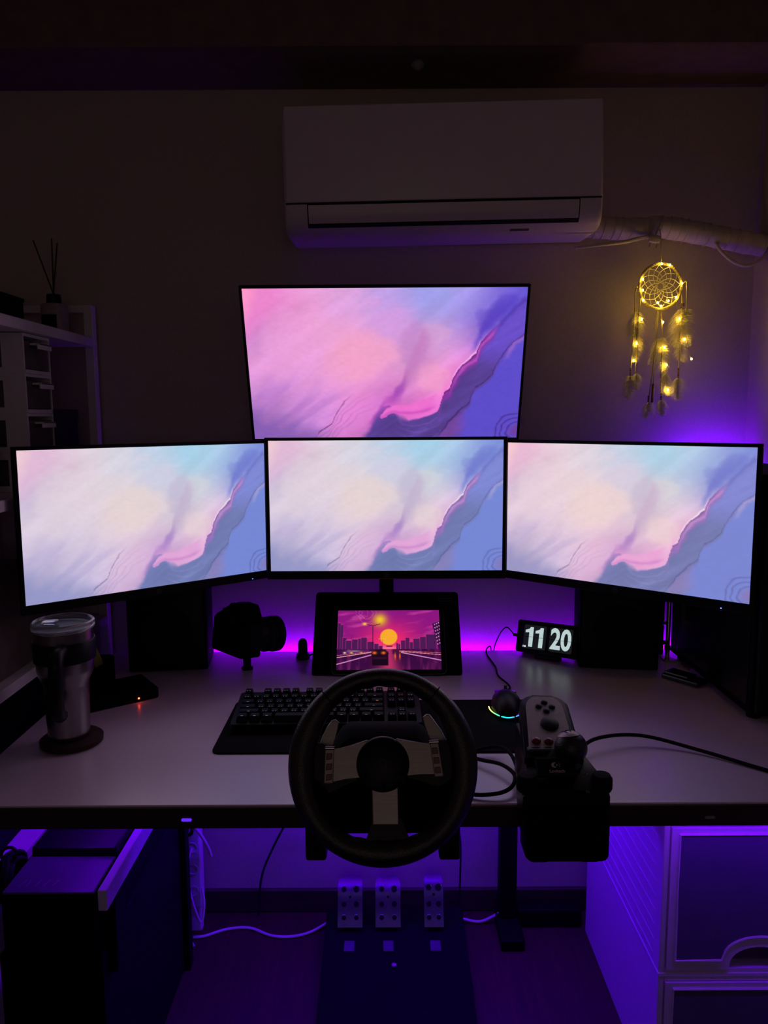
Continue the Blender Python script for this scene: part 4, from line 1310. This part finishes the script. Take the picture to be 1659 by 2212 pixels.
# ------------------------------------------------------------------ pedals
PD = thing('pedal_set', 'black floor pedal unit with three perforated steel pedals', 'pedals', (.02, 1.70, 0))
o = PD.location
bm = nb()
prism(bm, [(1.48, .001), (1.48, .012), (1.60, .030), (1.70, .040), (1.86, .055), (1.86, .001)], -.155, .20, .004)
bmesh.ops.rotate(bm, cent=(0, 0, 0), matrix=Matrix.Rotation(PI / 2, 3, 'Z'), verts=bm.verts)
bmesh.ops.transform(bm, matrix=Matrix(((-1, 0, 0, 0), (0, 1, 0, 0), (0, 0, 1, 0), (0, 0, 0, 1))), verts=bm.verts)
obj('base', L(bm, o), M_blkmat, PD)
for i, (x0, x1, ztop) in enumerate(((-.123, -.060, .152), (-.027, .037, .152), (.097, .146, .158))):
    xc, w = (x0 + x1) / 2, x1 - x0
    bm = nb()
    pts = [(1.775, .058), (1.785, .075), (1.793, .095), (1.799, .115), (1.803, .128), (1.809, .138), (1.820, ztop - .006), (1.832, ztop), (1.842, ztop + .001)]
    inset = [0, 0, 0, 0, 0, 0, .0005, .003, .008]
    rows_ = []
    for (y, z), ins in zip(pts, inset):
        rows_.append([bm.verts.new((x0 + ins + (w - 2 * ins) * k / 8, y - .004 * math.sin(PI * k / 8) * 0, z)) for k in range(9)])
    for a, b in zip(rows_, rows_[1:]):
        for k in range(8):
            bm.faces.new((a[k], a[k + 1], b[k + 1], b[k]))
    bmesh.ops.recalc_face_normals(bm, faces=bm.faces)
    bmesh.ops.solidify(bm, geom=list(bm.faces), thickness=.003)
    pad = obj('pedal_pad', L(bm, o), M_pedal, PD, smooth=40)
    for (fx, zz, yy, rr) in ((.25, .139, 1.8085, .0062), (.75, .139, 1.8085, .0074), (.25, .108, 1.7955, .0062), (.75, .108, 1.7955, .0068), (.25, .078, 1.785, .006), (.75, .078, 1.785, .006), (.5, .124, 1.801, .0032)):
        zz2 = zz + (ztop - .152 if zz > .12 else 0)
        nrm = Vector((0, -.86, .5)) if zz > .13 else Vector((0, -.95, .30))
        c = Vector((x0 + w * fx, yy, zz2))
        bm = nb(); cyl(bm, c, c + nrm * .0028, rr, rr * .93, seg=20)
        gd = obj('grip_stud', L(bm, o), M_rubber, pad, smooth=40)
        if rr > .005:
            qm = nrm.to_track_quat('Z', 'Y').to_matrix()
            ring = [c + nrm * .0008 + qm @ Vector((rr * 1.12 * math.cos(2 * PI * k / 20), rr * 1.12 * math.sin(2 * PI * k / 20), 0)) for k in range(20)]
            tube_bm = tube(nb(), ring, .0009, 6, 0, closed=True)
            obj('stud_ring', L(tube_bm, o), M_chrome, pad, smooth=60)
    obj('pedal_arm', L(tube(nb(), [(xc, 1.80, .095), (xc, 1.815, .07), (xc, 1.80, .045)], .008, 8, 4), o), M_steel_blk, PD, smooth=60)
    obj('pedal_tab', L(bx(nb(), xc - .013, xc + .013, 1.705, 1.742, .040, .047, .002), o), M_greycard, PD)
bm = nb(); lathe(bm, [(.006, 0), (.006, .004), (.002, .006)], 14, (.018, 1.665, .0375))
obj('badge', L(bm, o), M_silver, PD)
obj('cable', L(tube(nb(), [(-.12, 1.845, .02), (-.15, 1.86, .012), (-.20, 1.83, .0045), (-.25, 1.815, .004), (-.30, 1.82, .004), (-.36, 1.85, .004), (-.42, 1.845, .004), (-.47, 1.82, .004), (-.50, 1.815, .004)], .0038, 8, 6), o), M_white, PD, smooth=60)
obj('cable', L(tube(nb(), [(.165, 1.862, .02), (.20, 1.872, .012), (.25, 1.868, .006), (.30, 1.87, .0285), (.33, 1.875, .042)], .0038, 8, 6), o), M_white, PD, smooth=60)

# ------------------------------------------------------------------ chrome post stand and small gadget at right
t = thing('headphone_stand', 'slim chrome post with two knobs on the desk between right speaker and tower', 'stand', (.697, 1.815, DZ))
obj('post', cyl(nb(), (0, 0, .036), (0, 0, .20), .0052, seg=20), M_chrome, t, smooth=40)
obj('black_collar', cyl(nb(), (0, 0, .026), (0, 0, .036), .0075, seg=20), M_blk, t, smooth=40)
obj('lower_post', cyl(nb(), (0, 0, .004), (0, 0, .026), .0052, seg=20), M_chrome, t, smooth=40)
obj('knob', cyl(nb(), (-.004, -.002, .095), (-.017, -.006, .095), .0045, seg=16), M_chrome, t, smooth=40)
obj('knob', cyl(nb(), (-.004, -.002, .046), (-.012, -.006, .046), .0055, seg=16), M_chrome, t, smooth=40)
obj('foot_plate', prism_z(nb(), [(-.012, .02), (.010, .02), (.026, -.022), (-.012, -.016)], 0, .004, .001), M_silver, t)
carton('glow_blocker', (.678, 1.875, DZ), (.050, .036, .34), M_blkmat, 'added slim black box hiding the wall glow between the right speaker and the computer tower', 'box', False)  # added to cover most of the lit wall beside the post
t = thing('gadget', 'small black hinged gadget lying on the desk near the tower', 'gadget', (.680, 1.662, DZ), (0, 0, R(-52)))
obj('lower_half', bx(nb(), -.045, .045, -.022, .022, .001, .012, .003), M_blkgloss, t)
obj('upper_half', bx(nb(), -.040, .020, -.020, .018, .0122, .019, .003), M_blkgloss, t)

# ------------------------------------------------------------------ tower case
t = thing('computer_tower', 'tall black computer tower at the right end of the desk against the wall', 'computer', (.818, 1.62, DZ))
o = Vector((.818 + .016, 1.62, DZ))
obj('case', L(bx(nb(), .733, .903, 1.43, 1.85, DZ + .012, 1.228, .004), o), M_blkmat, t)
obj('front_panel', L(bx(nb(), .738, .898, 1.418, 1.4295, DZ + .02, 1.222, .004), o), M_blk, t)
obj('side_panel', L(bx(nb(), .7305, .7328, 1.445, 1.84, DZ + .03, 1.21, .001, 1), o), M_blkgloss, t)
for x in (.755, .88):
    for y in (1.46, 1.82):
        obj('foot', L(cyl(nb(), (x, y, DZ), (x, y, DZ + .0125), .014, seg=14), o), M_rubber, t)
bm = nb()
cyl(bm, (.7302, 1.457, 1.196), (.7285, 1.457, 1.196), .0028, seg=12)
obj('status_light', L(bm, o), M_whitedot, t)

# ------------------------------------------------------------------ drawer unit under the desk
t = thing('drawer_unit', 'white plastic drawer unit under the right side of the desk, lit violet', 'drawer unit', (.71, 1.58, 0))
o = t.location
X0, X1, Y0, Y1 = .52, .90, 1.33, 1.834
def tier(z0, z1):
    bm = nb()
    bx(bm, X0, X0 + .012, Y0, Y1, z0, z1, .003)
    bx(bm, X1 - .012, X1, Y0, Y1, z0, z1, .003)
    bx(bm, X0 + .012, X1 - .012, Y1 - .012, Y1, z0, z1)
    bx(bm, X0 + .012, X1 - .012, Y0, Y1 - .012, z0, z0 + .010)
    bx(bm, X0 + .012, X1 - .012, Y0, Y1 - .012, z1 - .010, z1)
    obj('tier_frame', L(bm, o), M_white, t)
tier(.002, .276)
tier(.281, .590)
obj('tier_joint', L(bx(nb(), X0 - .0015, X1 + .0015, Y0 - .0015, Y1, .274, .283, .002), o), M_white, t)
for k in range(11):
    pass
obj('top_board', L(bx(nb(), X0 - .004, X1 + .004, Y0 - .004, Y1, .591, .603, .004), o), M_white, t)
for z0, z1 in ((.292, .578), (.014, .264)):
    # drawer front with a thumb arch cut out of its lower middle
    ax0, ax1, ah = .652, .768, .046
    poly = [(.533, z0), (ax0, z0)] + [((ax0 + ax1) / 2 - (ax1 - ax0) / 2 * math.cos(R(a)), z0 + ah * math.sin(R(a)) ** .75) for a in range(12, 170, 12)] + [(ax1, z0), (.887, z0), (.887, z1), (.533, z1)]
    bm = nb(); prism(bm, poly, Y0 - .004, Y0 + .010)
    dr = obj('drawer', L(bm, o), M_white, t)
    inner = [(.548, z0 + .020), (ax0 - .016, z0 + .020)] + [((ax0 + ax1) / 2 - ((ax1 - ax0) / 2 + .012) * math.cos(R(a)), z0 + .02 + (ah + .002) * math.sin(R(a)) ** .75) for a in range(18, 170, 12)] + [(ax1 + .016, z0 + .020), (.872, z0 + .020), (.872, z1 - .012), (.548, z1 - .012)]
    bm = nb(); prism(bm, inner, Y0 - .0055, Y0 - .0038)
    obj('drawer_window', L(bm, o), M_frost, dr)
    bm = nb(); tube(bm, [(x, Y0 - .005, z) for x, z in inner], .003, 6, 0, closed=True)
    obj('window_rib', L(bm, o), M_white, dr)
    obj('drawer_tray', L(bx(nb(), .545, .875, Y0 + .012, Y1 - .03, z0 + .01, z0 + .18), o), M_smoke, dr)
for k in range(9):
    zz = .30 + .03 * k
    obj('side_rib', L(bx(nb(), X0 - .0009, X0 + .001, Y0 + .03, Y1 - .03, zz, zz + .003), o), M_white, t)

# ------------------------------------------------------------------ air conditioner
t = thing('air_conditioner', 'white wall mounted air conditioner with closed louvre', 'air conditioner', (.135, 1.93, 1.86), (0, R(-.75), R(-.9)))
HWd = .347
prof = [(-.002, .150), (-.195, .150), (-.207, .140), (-.208, .02), (-.2085, -.052), (-.2065, -.074), (-.199, -.096), (-.184, -.108), (-.160, -.1125), (-.10, -.111), (-.002, -.104)]
bm = nb()
nsec = []
for x, sc in ((-HWd, .965), (-HWd + .004, .99), (-HWd + .012, 1.0), (HWd - .012, 1.0), (HWd - .004, .99), (HWd, .965)):
    nsec.append([bm.verts.new((x, y * sc if y < -.01 else y, z * (1 - (1 - sc) * .35))) for y, z in prof])
for a, b in zip(nsec, nsec[1:]):
    for k in range(len(prof)):
        j = (k + 1) % len(prof)
        bm.faces.new((a[k], a[j], b[j], b[k]))
bm.faces.new(nsec[0][::-1]); bm.faces.new(nsec[-1])
obj('body', bm, M_acwhite, t, smooth=35)
fp = nb(); bx(fp, -HWd + .006, HWd - .006, -.2125, -.2075, -.053, .146, .003, 3)
obj('front_panel', fp, M_acwhite, t, smooth=40)
bm = nb(); bx(bm, -HWd + .004, HWd - .004, -.2098, -.2060, -.0560, -.0530)
obj('panel_gap', bm, M_gap, t)
# louvre: a curved flap, dark slot round it
def flap(x0, x1, off, p):
    b_m = nb()
    rws = []
    for (y, z) in p:
        rws.append([b_m.verts.new((x0 + (x1 - x0) * k / 6, y - off, z - off * .3)) for k in range(7)])
    for a, b in zip(rws, rws[1:]):
        for k in range(6):
            b_m.faces.new((a[k], a[k + 1], b[k + 1], b[k]))
    bmesh.ops.recalc_face_normals(b_m, faces=b_m.faces)
    bmesh.ops.solidify(b_m, geom=list(b_m.faces), thickness=.002)
    return b_m
obj('louvre_slot', flap(-.297, .297, .0006, [(-.2084, -.0560), (-.2065, -.074), (-.199, -.096), (-.1915, -.1025)]), M_gap, t)
obj('louvre', flap(-.294, .294, .0042, [(-.2084, -.0580), (-.2076, -.068), (-.2060, -.078), (-.2025, -.0875), (-.1985, -.0945)]), M_acwhite, t, smooth=40)
bm = nb()
for k in range(2):
    bx(bm, .150, .192, -.176 + .006 * k, -.173 + .006 * k, -.1112 - .0012 * k, -.1098 - .0012 * k)
obj('rating_text', bm, M_logodim, t)

# wrapped refrigerant pipe to the right wall
t = thing('refrigerant_pipe', 'tape wrapped air conditioner pipe running to the right wall', 'pipe', (.50, 1.87, 1.79))
o = t.location
path = [(.462, 1.885, 1.792), (.52, 1.885, 1.785), (.60, 1.883, 1.781), (.66, 1.882, 1.785), (.74, 1.883, 1.774), (.83, 1.885, 1.757), (.913, 1.887, 1.742)]
cp = catmull(path, 10)
obj('wrapped_pipe', L(tube(nb(), cp, .0255, 20, 0, rfun=lambda s: 1 + .05 * math.sin(s * 57) * .5 + (.10 if .30 < s < .36 else 0)), o), M_wrap, t, smooth=60)
for k in range(20):
    i = 3 + k * 2.75
    a = cp[int(i)]
    ring = [(a.x + .006 * math.sin(b), a.y + .0261 * math.cos(b), a.z + .0261 * math.sin(b)) for b in [2 * PI * j / 18 for j in range(18)]]
    obj('tape_turn', L(tube(nb(), ring, .0011, 5, 0, closed=True), o), M_wrap, t, smooth=60)
obj('drain_hose', L(tube(nb(), [(.44, 1.80, 1.722), (.50, 1.80, 1.728), (.56, 1.82, 1.738), (.60, 1.85, 1.752), (.64, 1.865, 1.762)], .0045, 8, 8), o), M_wrap, t, smooth=60)
obj('cable', L(tube(nb(), [(.79, 1.868, 1.745), (.805, 1.862, 1.722), (.83, 1.858, 1.700), (.86, 1.858, 1.690), (.89, 1.86, 1.700), (.912, 1.865, 1.716)], .0040, 8, 8), o), M_wrap, t, smooth=60)

# two-pin plug tied to the pipe
t = thing('hanging_plug', 'two pin white plug hanging from the wrapped pipe', 'plug', (.640, 1.852, 1.751), (0, R(12), R(-10)))
obj('plug_body', prism(nb(), rrect(0, 0, .026, .015, .004), -.010, .008, .003), M_cream, t, smooth=40)
for x in (-.008, .008):
    obj('pin', cyl(nb(), (x, -.001, -.007), (x, -.001, -.019), .0016, seg=10), M_chrome, t, smooth=40)
obj('cord', tube(nb(), [(0, 0, .007), (.002, -.004, .022), (.006, .004, .045), (.006, .024, .060)], .002, 8, 6), M_cream, t, smooth=60)

# ------------------------------------------------------------------ dreamcatcher
DC = thing('dreamcatcher', 'cream feather dreamcatcher wound with tiny warm fairy lights', 'dreamcatcher', (.652, 1.835, 1.640), (0, 0, R(4)))
RR = .0505
obj('hoop', tube(nb(), [(RR * math.cos(2 * PI * k / 48), 0, RR * 1.03 * math.sin(2 * PI * k / 48)) for k in range(48)], .0036, 10, 0, closed=True), M_beige, DC, smooth=60)
obj('hoop_winding', tube(nb(), [((RR + .0038 * math.cos(k * .9)) * math.cos(2 * PI * k / 420), .0038 * math.sin(k * .9), (RR + .0038 * math.cos(k * .9)) * 1.03 * math.sin(2 * PI * k / 420)) for k in range(420)], .0006, 4, 0, closed=True), M_beige, DC)
bm = nb()
prev = [(RR * .95 * math.cos(2 * PI * k / 12 + .1), 0, RR * .97 * math.sin(2 * PI * k / 12 + .1)) for k in range(12)]
rad = RR * .95
for lev in range(6):
    rad2 = rad * (.80 if lev < 2 else .70)
    off = .1 + (lev + 1) * PI / 12
    nxt = [(rad2 * math.cos(2 * PI * k / 12 + off), .0, rad2 * 1.02 * math.sin(2 * PI * k / 12 + off)) for k in range(12)]
    for k in range(12):
        tube(bm, [prev[k], nxt[k]], .00065, 4, 0)
        tube(bm, [nxt[k], prev[(k + 1) % 12]], .00065, 4, 0)
    prev, rad = nxt, rad2
obj('web', bm, M_feather, DC)
obj('hanging_loop', tube(nb(), [(0, 0, .052), (.001, .006, .085), (.001, .012, .120), (.0, .03, .150)], .0011, 6, 5), M_beige, DC, smooth=60)
# hanging cords: outer left, inner left, middle two, middle right, right
cords = [[(-.0505, 0, .0), (-.060, -.002, -.010), (-.061, -.003, -.08), (-.066, -.002, -.215)],
         [(-.046, 0, -.02), (-.050, -.002, -.06), (-.052, -.002, -.14), (-.053, 0, -.20)],
         [(-.004, 0, -.053), (-.010, -.002, -.12), (-.013, -.002, -.20), (-.019, 0, -.270)],
         [(-.002, 0, -.053), (-.006, -.003, -.12), (-.009, -.003, -.22), (-.011, 0, -.262)],
         [(.003, 0, -.053), (.007, -.002, -.10), (.010, -.002, -.18), (.012, 0, -.268)],
         [(.0505, 0, .0), (.0535, -.002, -.05), (.053, -.002, -.14), (.052, 0, -.212)],
         [(.055, -.001, .008), (.062, -.001, .010), (.064, -.002, -.03), (.064, -.002, -.055)]]
for c in cords:
    obj('cord', tube(nb(), c, .0014, 6, 6), M_beige, DC, smooth=60)
def beads(x, z0, n):
    for k in range(n):
        bm = nb(); lathe(bm, [(.0012, -.0018), (.0026, -.0006), (.0026, .0006), (.0012, .0018)], 10, (x, -.001, z0 - k * .0042))
        obj('bead', bm, M_beads, DC, smooth=50)
beads(.052, -.040, 3); beads(.052, -.19, 6); beads(-.0655, -.19, 6); beads(-.019, -.255, 5); beads(.012, -.25, 4); beads(.0575, -.04, 2)
obj('end_bar', cyl(nb(), (-.0095, -.002, -.226), (-.0105, -.002, -.270), .0030, seg=12), M_beads, DC, smooth=40)
rnd = random.Random(5)
def feather(x, z, ln, wd, lean, n=150, col=M_feather):
    n = int(n * 1.8)
    """a downy feather: bent quill with many separate barbs"""
    bm = nb()
    qp = [Vector((x + lean * s * s, -.003 + .004 * math.sin(3 * s), z - ln * s)) for s in [k / 10 for k in range(11)]]
    tube(bm, qp, .0007, 5, 0)
    for k in range(n):
        s = .03 + .97 * (k / n)
        i = min(9, int(s * 10)); f = s * 10 - i
        p = qp[i].lerp(qp[i + 1], f)
        side = 1 if k % 2 else -1
        ww = wd * (math.sin(PI * min(1, s ** .6 * .93 + .05)) ** .7) * (.7 + .6 * rnd.random())
        dirv = Vector((side * ww, (rnd.random() - .5) * ww * 1.5, -ww * (.35 + .6 * rnd.random())))
        mid = p + dirv * .55 + Vector((0, 0, .15 * ww))
        tip = p + dirv + Vector((0, (rnd.random() - .5) * .006, -.22 * ww))
        h = Vector((0, .0003, .00050))
        v = [bm.verts.new(q_) for q_ in (p - h, p + h, mid + h * .8, mid - h * .8, tip)]
        bm.faces.new((v[0], v[1], v[2], v[3])); bm.faces.new((v[3], v[2], v[4]))
    f = obj('feather', bm, col, DC)
    return f
feather(-.054, -.055, .085, .020, -.004, 190)
feather(-.060, -.060, .075, .016, .006, 130)
feather(-.048, -.115, .060, .017, -.008, 150)
feather(-.066, -.205, .055, .018, -.004, 150)
feather(-.050, -.200, .040, .014, .002, 110)
feather(.052, -.050, .090, .024, -.010, 210)
feather(.064, -.048, .090, .024, .012, 210)
feather(.055, -.130, .045, .016, .006, 110)
feather(.052, -.210, .055, .020, .002, 160)
feather(.010, -.115, .090, .020, .006, 200)
feather(.020, -.20, .055, .017, .010, 140)
feather(-.002, -.12, .06, .014, -.02, 110)
feather(-.018, -.268, .040, .016, -.006, 120)
feather(.013, -.262, .040, .015, .004, 120)
bulbs = [(-.003, .050), (.0175, .0475), (-.0465, .015), (.0480, .006), (-.046, -.010), (-.0435, -.033), (.0350, -.026), (.0170, -.0340), (-.0085, -.0385), (.0, -.0460),
         (-.046, -.076), (-.056, -.132), (-.062, -.172), (.0060, -.083), (.0115, -.141), (.0185, -.182), (.0240, -.240), (.0450, -.075), (.0600, -.122), (.0790, -.168)]
for i, (x, z) in enumerate(bulbs):
    bm = nb(); bmesh.ops.create_icosphere(bm, subdivisions=2, radius=.0021)
    bmesh.ops.scale(bm, vec=(1, 1, 1.25), verts=bm.verts)
    obj('fairy_bulb', bm, M_bulb, DC, (x, -.0085, z), smooth=180)
wire = [(x, -.0062, z) for x, z in bulbs]
obj('fairy_wire', tube(nb(), [wire[i] for i in (0, 1, 3, 6, 7, 9, 8, 5, 4, 2)], .0003, 4, 6), M_cream, DC)
obj('fairy_wire', tube(nb(), [wire[i] for i in (4, 10, 11, 12)], .0003, 4, 6), M_cream, DC)
obj('fairy_wire', tube(nb(), [wire[i] for i in (9, 13, 14, 15, 16)], .0003, 4, 6), M_cream, DC)
obj('fairy_wire', tube(nb(), [wire[i] for i in (6, 17, 18, 19)], .0003, 4, 6), M_cream, DC)

# ------------------------------------------------------------------ shelving on the left
SX0, SX1, SY0, SY1 = -1.00, -.705, .80, 1.91
t = thing('shelf_unit', 'white open shelving unit standing along the left wall', 'shelf', (-.85, 1.35, 0))
o = t.location
for x in (SX0 + .011, SX1 - .011):
    for y in (SY0 + .012, SY1 - .012):
        obj('post', L(bx(nb(), x - .011, x + .011, y - .012, y + .012, 0, 1.612, .002), o), M_whitewood, t)
for z in (.145, .498, .842, 1.190, 1.534):
    obj('shelf_board', L(bx(nb(), SX0 + .023, SX1 + .0, SY0 + .025, SY1 - .025, z - .022, z, .0015, 1), o), M_whitewood, t)
    for x in (SX0 + .011,):
        obj('side_rail', L(bx(nb(), x - .008, x + .008, SY0 + .025, SY1 - .025, z + .0005, z + .022, .001, 1), o), M_whitewood, t)
for y in (SY0 + .012, SY1 - .012):
    obj('end_rail', L(bx(nb(), SX0 + .023, SX1 - .023, y - .009, y + .009, 1.594, 1.612, .002), o), M_whitewood, t)
    obj('end_rail', L(bx(nb(), SX0 + .023, SX1 - .023, y - .009, y + .009, .846, .872, .002), o), M_whitewood, t)
    obj('end_rail', L(bx(nb(), SX0 + .023, SX1 - .023, y - .009, y + .009, 1.20, 1.245, .002), o), M_whitewood, t)

# mini drawer chest
t = thing('mini_drawer_chest', 'small white plastic chest with smoky clear drawers on the shelf', 'drawer chest', (-.79, 1.61, 1.1905))
cx0, cx1, cy0, cy1 = -.080, .070, -.062, .060
for k in range(4):
    z0 = .0 + .080 * k
    bm = nb()
    bx(bm, cx0 + .005, cx1 - .005, cy0 + .0045, cy1 - .0045, z0 + .0005, z0 + .006)
    # side wall with a window: frame of four bars
    for yy in (cy0, cy1 - .004):
        bx(bm, cx1 - .045, cx1, yy, yy + .004, z0, z0 + .0798)
        bx(bm, cx0, cx0 + .03, yy, yy + .004, z0, z0 + .0798)
        bx(bm, cx0 + .03, cx1 - .045, yy, yy + .004, z0, z0 + .012)
        bx(bm, cx0 + .03, cx1 - .045, yy, yy + .004, z0 + .066, z0 + .0798)
    bx(bm, cx0, cx1, cy0 + .004, cy1 - .004, z0 + .074, z0 + .0798)
    bx(bm, cx0, cx0 + .004, cy0 + .004, cy1 - .004, z0, z0 + .074)
    bx(bm, cx1 - .004, cx1, cy0 + .002, cy1 - .002, z0 + .0005, z0 + .008)
    obj('tier', bm, M_white, t)
    bm = nb()
    bx(bm, cx0 + .01, cx1 - .001, cy0 + .007, cy1 - .007, z0 + .009, z0 + .066, .002)
    d = obj('drawer', bm, M_smoke, t)
    hb = nb()
    bx(hb, cx1 - .002, cx1 + .018, -.030, .030, z0 + .058, z0 + .0625, .0015)
    bx(hb, cx1 + .013, cx1 + .018, -.030, .030, z0 + .050, z0 + .0625, .0015)
    obj('pull', hb, M_white, d)
# reed diffuser on the top shelf
t = thing('reed_diffuser', 'grey reed diffuser jar with dark label and three sticks on the top shelf', 'diffuser', (-.770, 1.825, 1.5345))
bm = nb(); lathe(bm, [(.027, 0), (.030, .002), (.030, .066), (.027, .070), (.012, .071)], 36)
obj('jar', bm, M_greyware, t, smooth=40)
bm = nb(); lathe(bm, [(.016, .0705), (.017, .074), (.0155, .092), (.013, .093), (.011, .086)], 28)
obj('neck', bm, M_blk, t, smooth=40)
bm = nb()
seg = 12
va = [[bm.verts.new((.0304 * math.cos(R(-140 + 80 * k / seg)), .0304 * math.sin(R(-140 + 80 * k / seg)), z)) for k in range(seg + 1)] for z in (.004, .044)]
for k in range(seg):
    bm.faces.new((va[0][k], va[0][k + 1], va[1][k + 1], va[1][k]))
obj('label_patch', bm, M_blkmat, t)
for dx, dy, tz in ((-.040, .0, .215), (-.002, .012, .222), (.017, -.004, .208)):
    obj('reed', cyl(nb(), (dx * -.12, 0, .080), (dx, dy, tz), .0017, seg=8), M_reed, t)
# boxes on the shelves
carton('storage_box', (-.87, 1.50, 1.5345), (.20, .34, .060), M_blkmat, 'flat dark box on the top shelf beside the diffuser', 'box')
carton('storage_box', (-.80, 1.775, 1.1905), (.13, .13, .17), M_navy, 'navy blue box on the shelf behind the small drawer chest', 'box')
carton('storage_box', (-.84, 1.30, .8425), (.22, .60, .20), M_browncard, 'long brown box on the shelf level with the desktop', 'box')
carton('storage_box', (-.86, 1.28, 1.1905), (.20, .36, .16), M_greycard, 'grey card box on the middle shelf left of the drawer chest', 'box')
t = thing('cable_coil', 'coil of black cable hanging from the low shelf at far left', 'cable', (-.690, 1.30, .492))
for k, (dx, r) in enumerate(((0, .036), (.007, .041), (.012, .033), (-.006, .039))):
    ring = [(dx + .004 * math.sin(3 * b), r * math.cos(b), .022 + r * .9 * math.sin(b) - .004 * k) for b in [2 * PI * j / 26 for j in range(26)]]
    obj('loop', tube(nb(), ring, .0048, 8, 0, closed=True), M_rubber, t, smooth=60)
obj('tie', tube(nb(), [(.002 + .014 * math.cos(b), -.002 + .004 * math.sin(b), .058 + .012 * math.sin(b)) for b in [2 * PI * j / 14 for j in range(14)]], .003, 6, 0, closed=True), M_blk, t, smooth=60)

# ------------------------------------------------------------------ under the desk, left
t = thing('device_stand', 'low black stand with one white side rail under the left of the desk', 'stand', (-.58, 1.45, 0))
o = t.location
obj('side_rail', L(bx(nb(), -.493, -.477, 1.205, 1.75, .502, .540, .002), o), M_whitewood, t)
obj('cabinet', L(bx(nb(), -.674, -.4935, 1.215, 1.75, 0, .414, .003), o), M_blkmat, t)
obj('rear_post', L(bx(nb(), -.4925, -.478, 1.70, 1.73, 0, .5015, .002), o), M_blkmat, t)
obj('rail_bracket', L(bx(nb(), -.4935, -.477, 1.24, 1.30, .36, .5015, .002), o), M_blkmat, t)
t = thing('network_box', 'dark flat machine with stepped lid lying on the white stand under the desk', 'machine', (-.588, 1.46, .4155))
obj('body', bx(nb(), -.082, .082, -.235, .24, 0, .102, .004), M_blkmat, t)
obj('raised_lid', bx(nb(), -.080, .080, -.12, .238, .1022, .122, .004), M_blk, t)
M_slate = mat('dark_grey_lid', (0.10, 0.10, 0.12), 0.4, var=.05)
obj('front_strip', bx(nb(), -.080, .080, -.233, -.122, .1022, .107, .002), M_slate, t)
bm = nb()
for (x, dx) in ((-.06, .008), (-.045, .0), (-.03, .004), (-.015, .004), (.0, .006)):
    v0, v1 = Vector((x, -.215, .1072)), Vector((x + dx, -.196, .1072))
    w_ = Vector((.0006, 0, 0))
    bm.faces.new([bm.verts.new(p) for p in (v0 - w_, v0 + w_, v1 + w_, v1 - w_)])
obj('worn_print', bm, M_silver, t)
carton('storage_box', (-.862, 1.35, .4985), (.222, .98, .305), M_blkmat, 'long black box on the low shelf beside the desk end', 'box', False)
carton('storage_box', (-.60, 1.80, .0), (.15, .09, .62), M_blkmat, 'tall black box against the wall behind the low white stand', 'box', False)
# white power strip upright with its cables
t = thing('power_strip', 'white power strip standing upright under the desk among cables', 'power strip', (-.500, 1.85, 0))
obj('body', bx(nb(), -.022, .022, -.016, .016, .07, .345, .006, 3), M_white, t)
obj('bracket', bx(nb(), -.016, .016, -.008, .017, .0, .072, .004), M_white, t)
for z in (.12, .18, .24, .30):
    bm = nb(); lathe(bm, [(.015, 0), (.015, .0015), (.012, .0015), (.012, -.001), (.001, -.001)], 20)
    bmesh.ops.rotate(bm, cent=(0, 0, 0), matrix=Matrix.Rotation(PI / 2, 3, 'X'), verts=bm.verts)
    bmesh.ops.translate(bm, vec=(0, -.0162, z), verts=bm.verts)
    obj('socket', bm, M_white, t, smooth=40)
obj('plug', cyl(nb(), (0, -.018, .30), (0, -.045, .30), .013, seg=16), M_blk, t, smooth=40)
obj('cable', tube(nb(), [(0, -.045, .30), (.01, -.06, .33), (.03, -.05, .30), (.045, -.03, .25), (.05, -.02, .22)], .0042, 8, 6), M_white, t, smooth=60)
obj('cable', tube(nb(), [(0, -.018, .24), (-.008, -.05, .20), (.004, -.05, .12), (.022, -.04, .05), (.03, -.03, .09), (.024, -.02, .13)], .0035, 8, 6), M_white, t, smooth=60)
obj('cable', tube(nb(), [(-.012, -.02, .13), (-.024, -.06, .10), (.0, -.07, .03), (.01, -.07, .005)], .0035, 8, 6), M_white, t, smooth=60)
tag(obj('thin_cable', tube(nb(), [(-.495, 1.80, .345), (-.45, 1.87, .302), (-.40, 1.90, .298), (-.35, 1.91, .285), (-.31, 1.912, .28), (-.28, 1.912, .295), (-.262, 1.91, .34), (-.256, 1.905, .42), (-.256, 1.90, .708)], .0022, 8, 8), M_white, smooth=60), 'thin pale cable sagging across the wall under the desk', 'cable')
tag(obj('wheel_power_cable', tube(nb(), [(-.10, 1.20, .70), (-.15, 1.45, .60), (-.20, 1.78, .40), (-.25, 1.88, .30), (-.30, 1.905, .20), (-.335, 1.91, .11), (-.345, 1.90, .005)], .0030, 8, 8), M_rubber, smooth=60), 'black cable hanging diagonally against the lit wall, left of the wheel', 'cable')
tag(obj('pedal_lead', tube(nb(), [(.098, 1.20, .655), (.115, 1.45, .56), (.175, 1.80, .34), (.198, 1.89, .22), (.20, 1.905, .12), (.195, 1.89, .01), (.19, 1.865, .035)], .0026, 8, 8), M_rubber, smooth=60), 'black cable hanging from the right wheel clamp against the lit wall', 'cable')
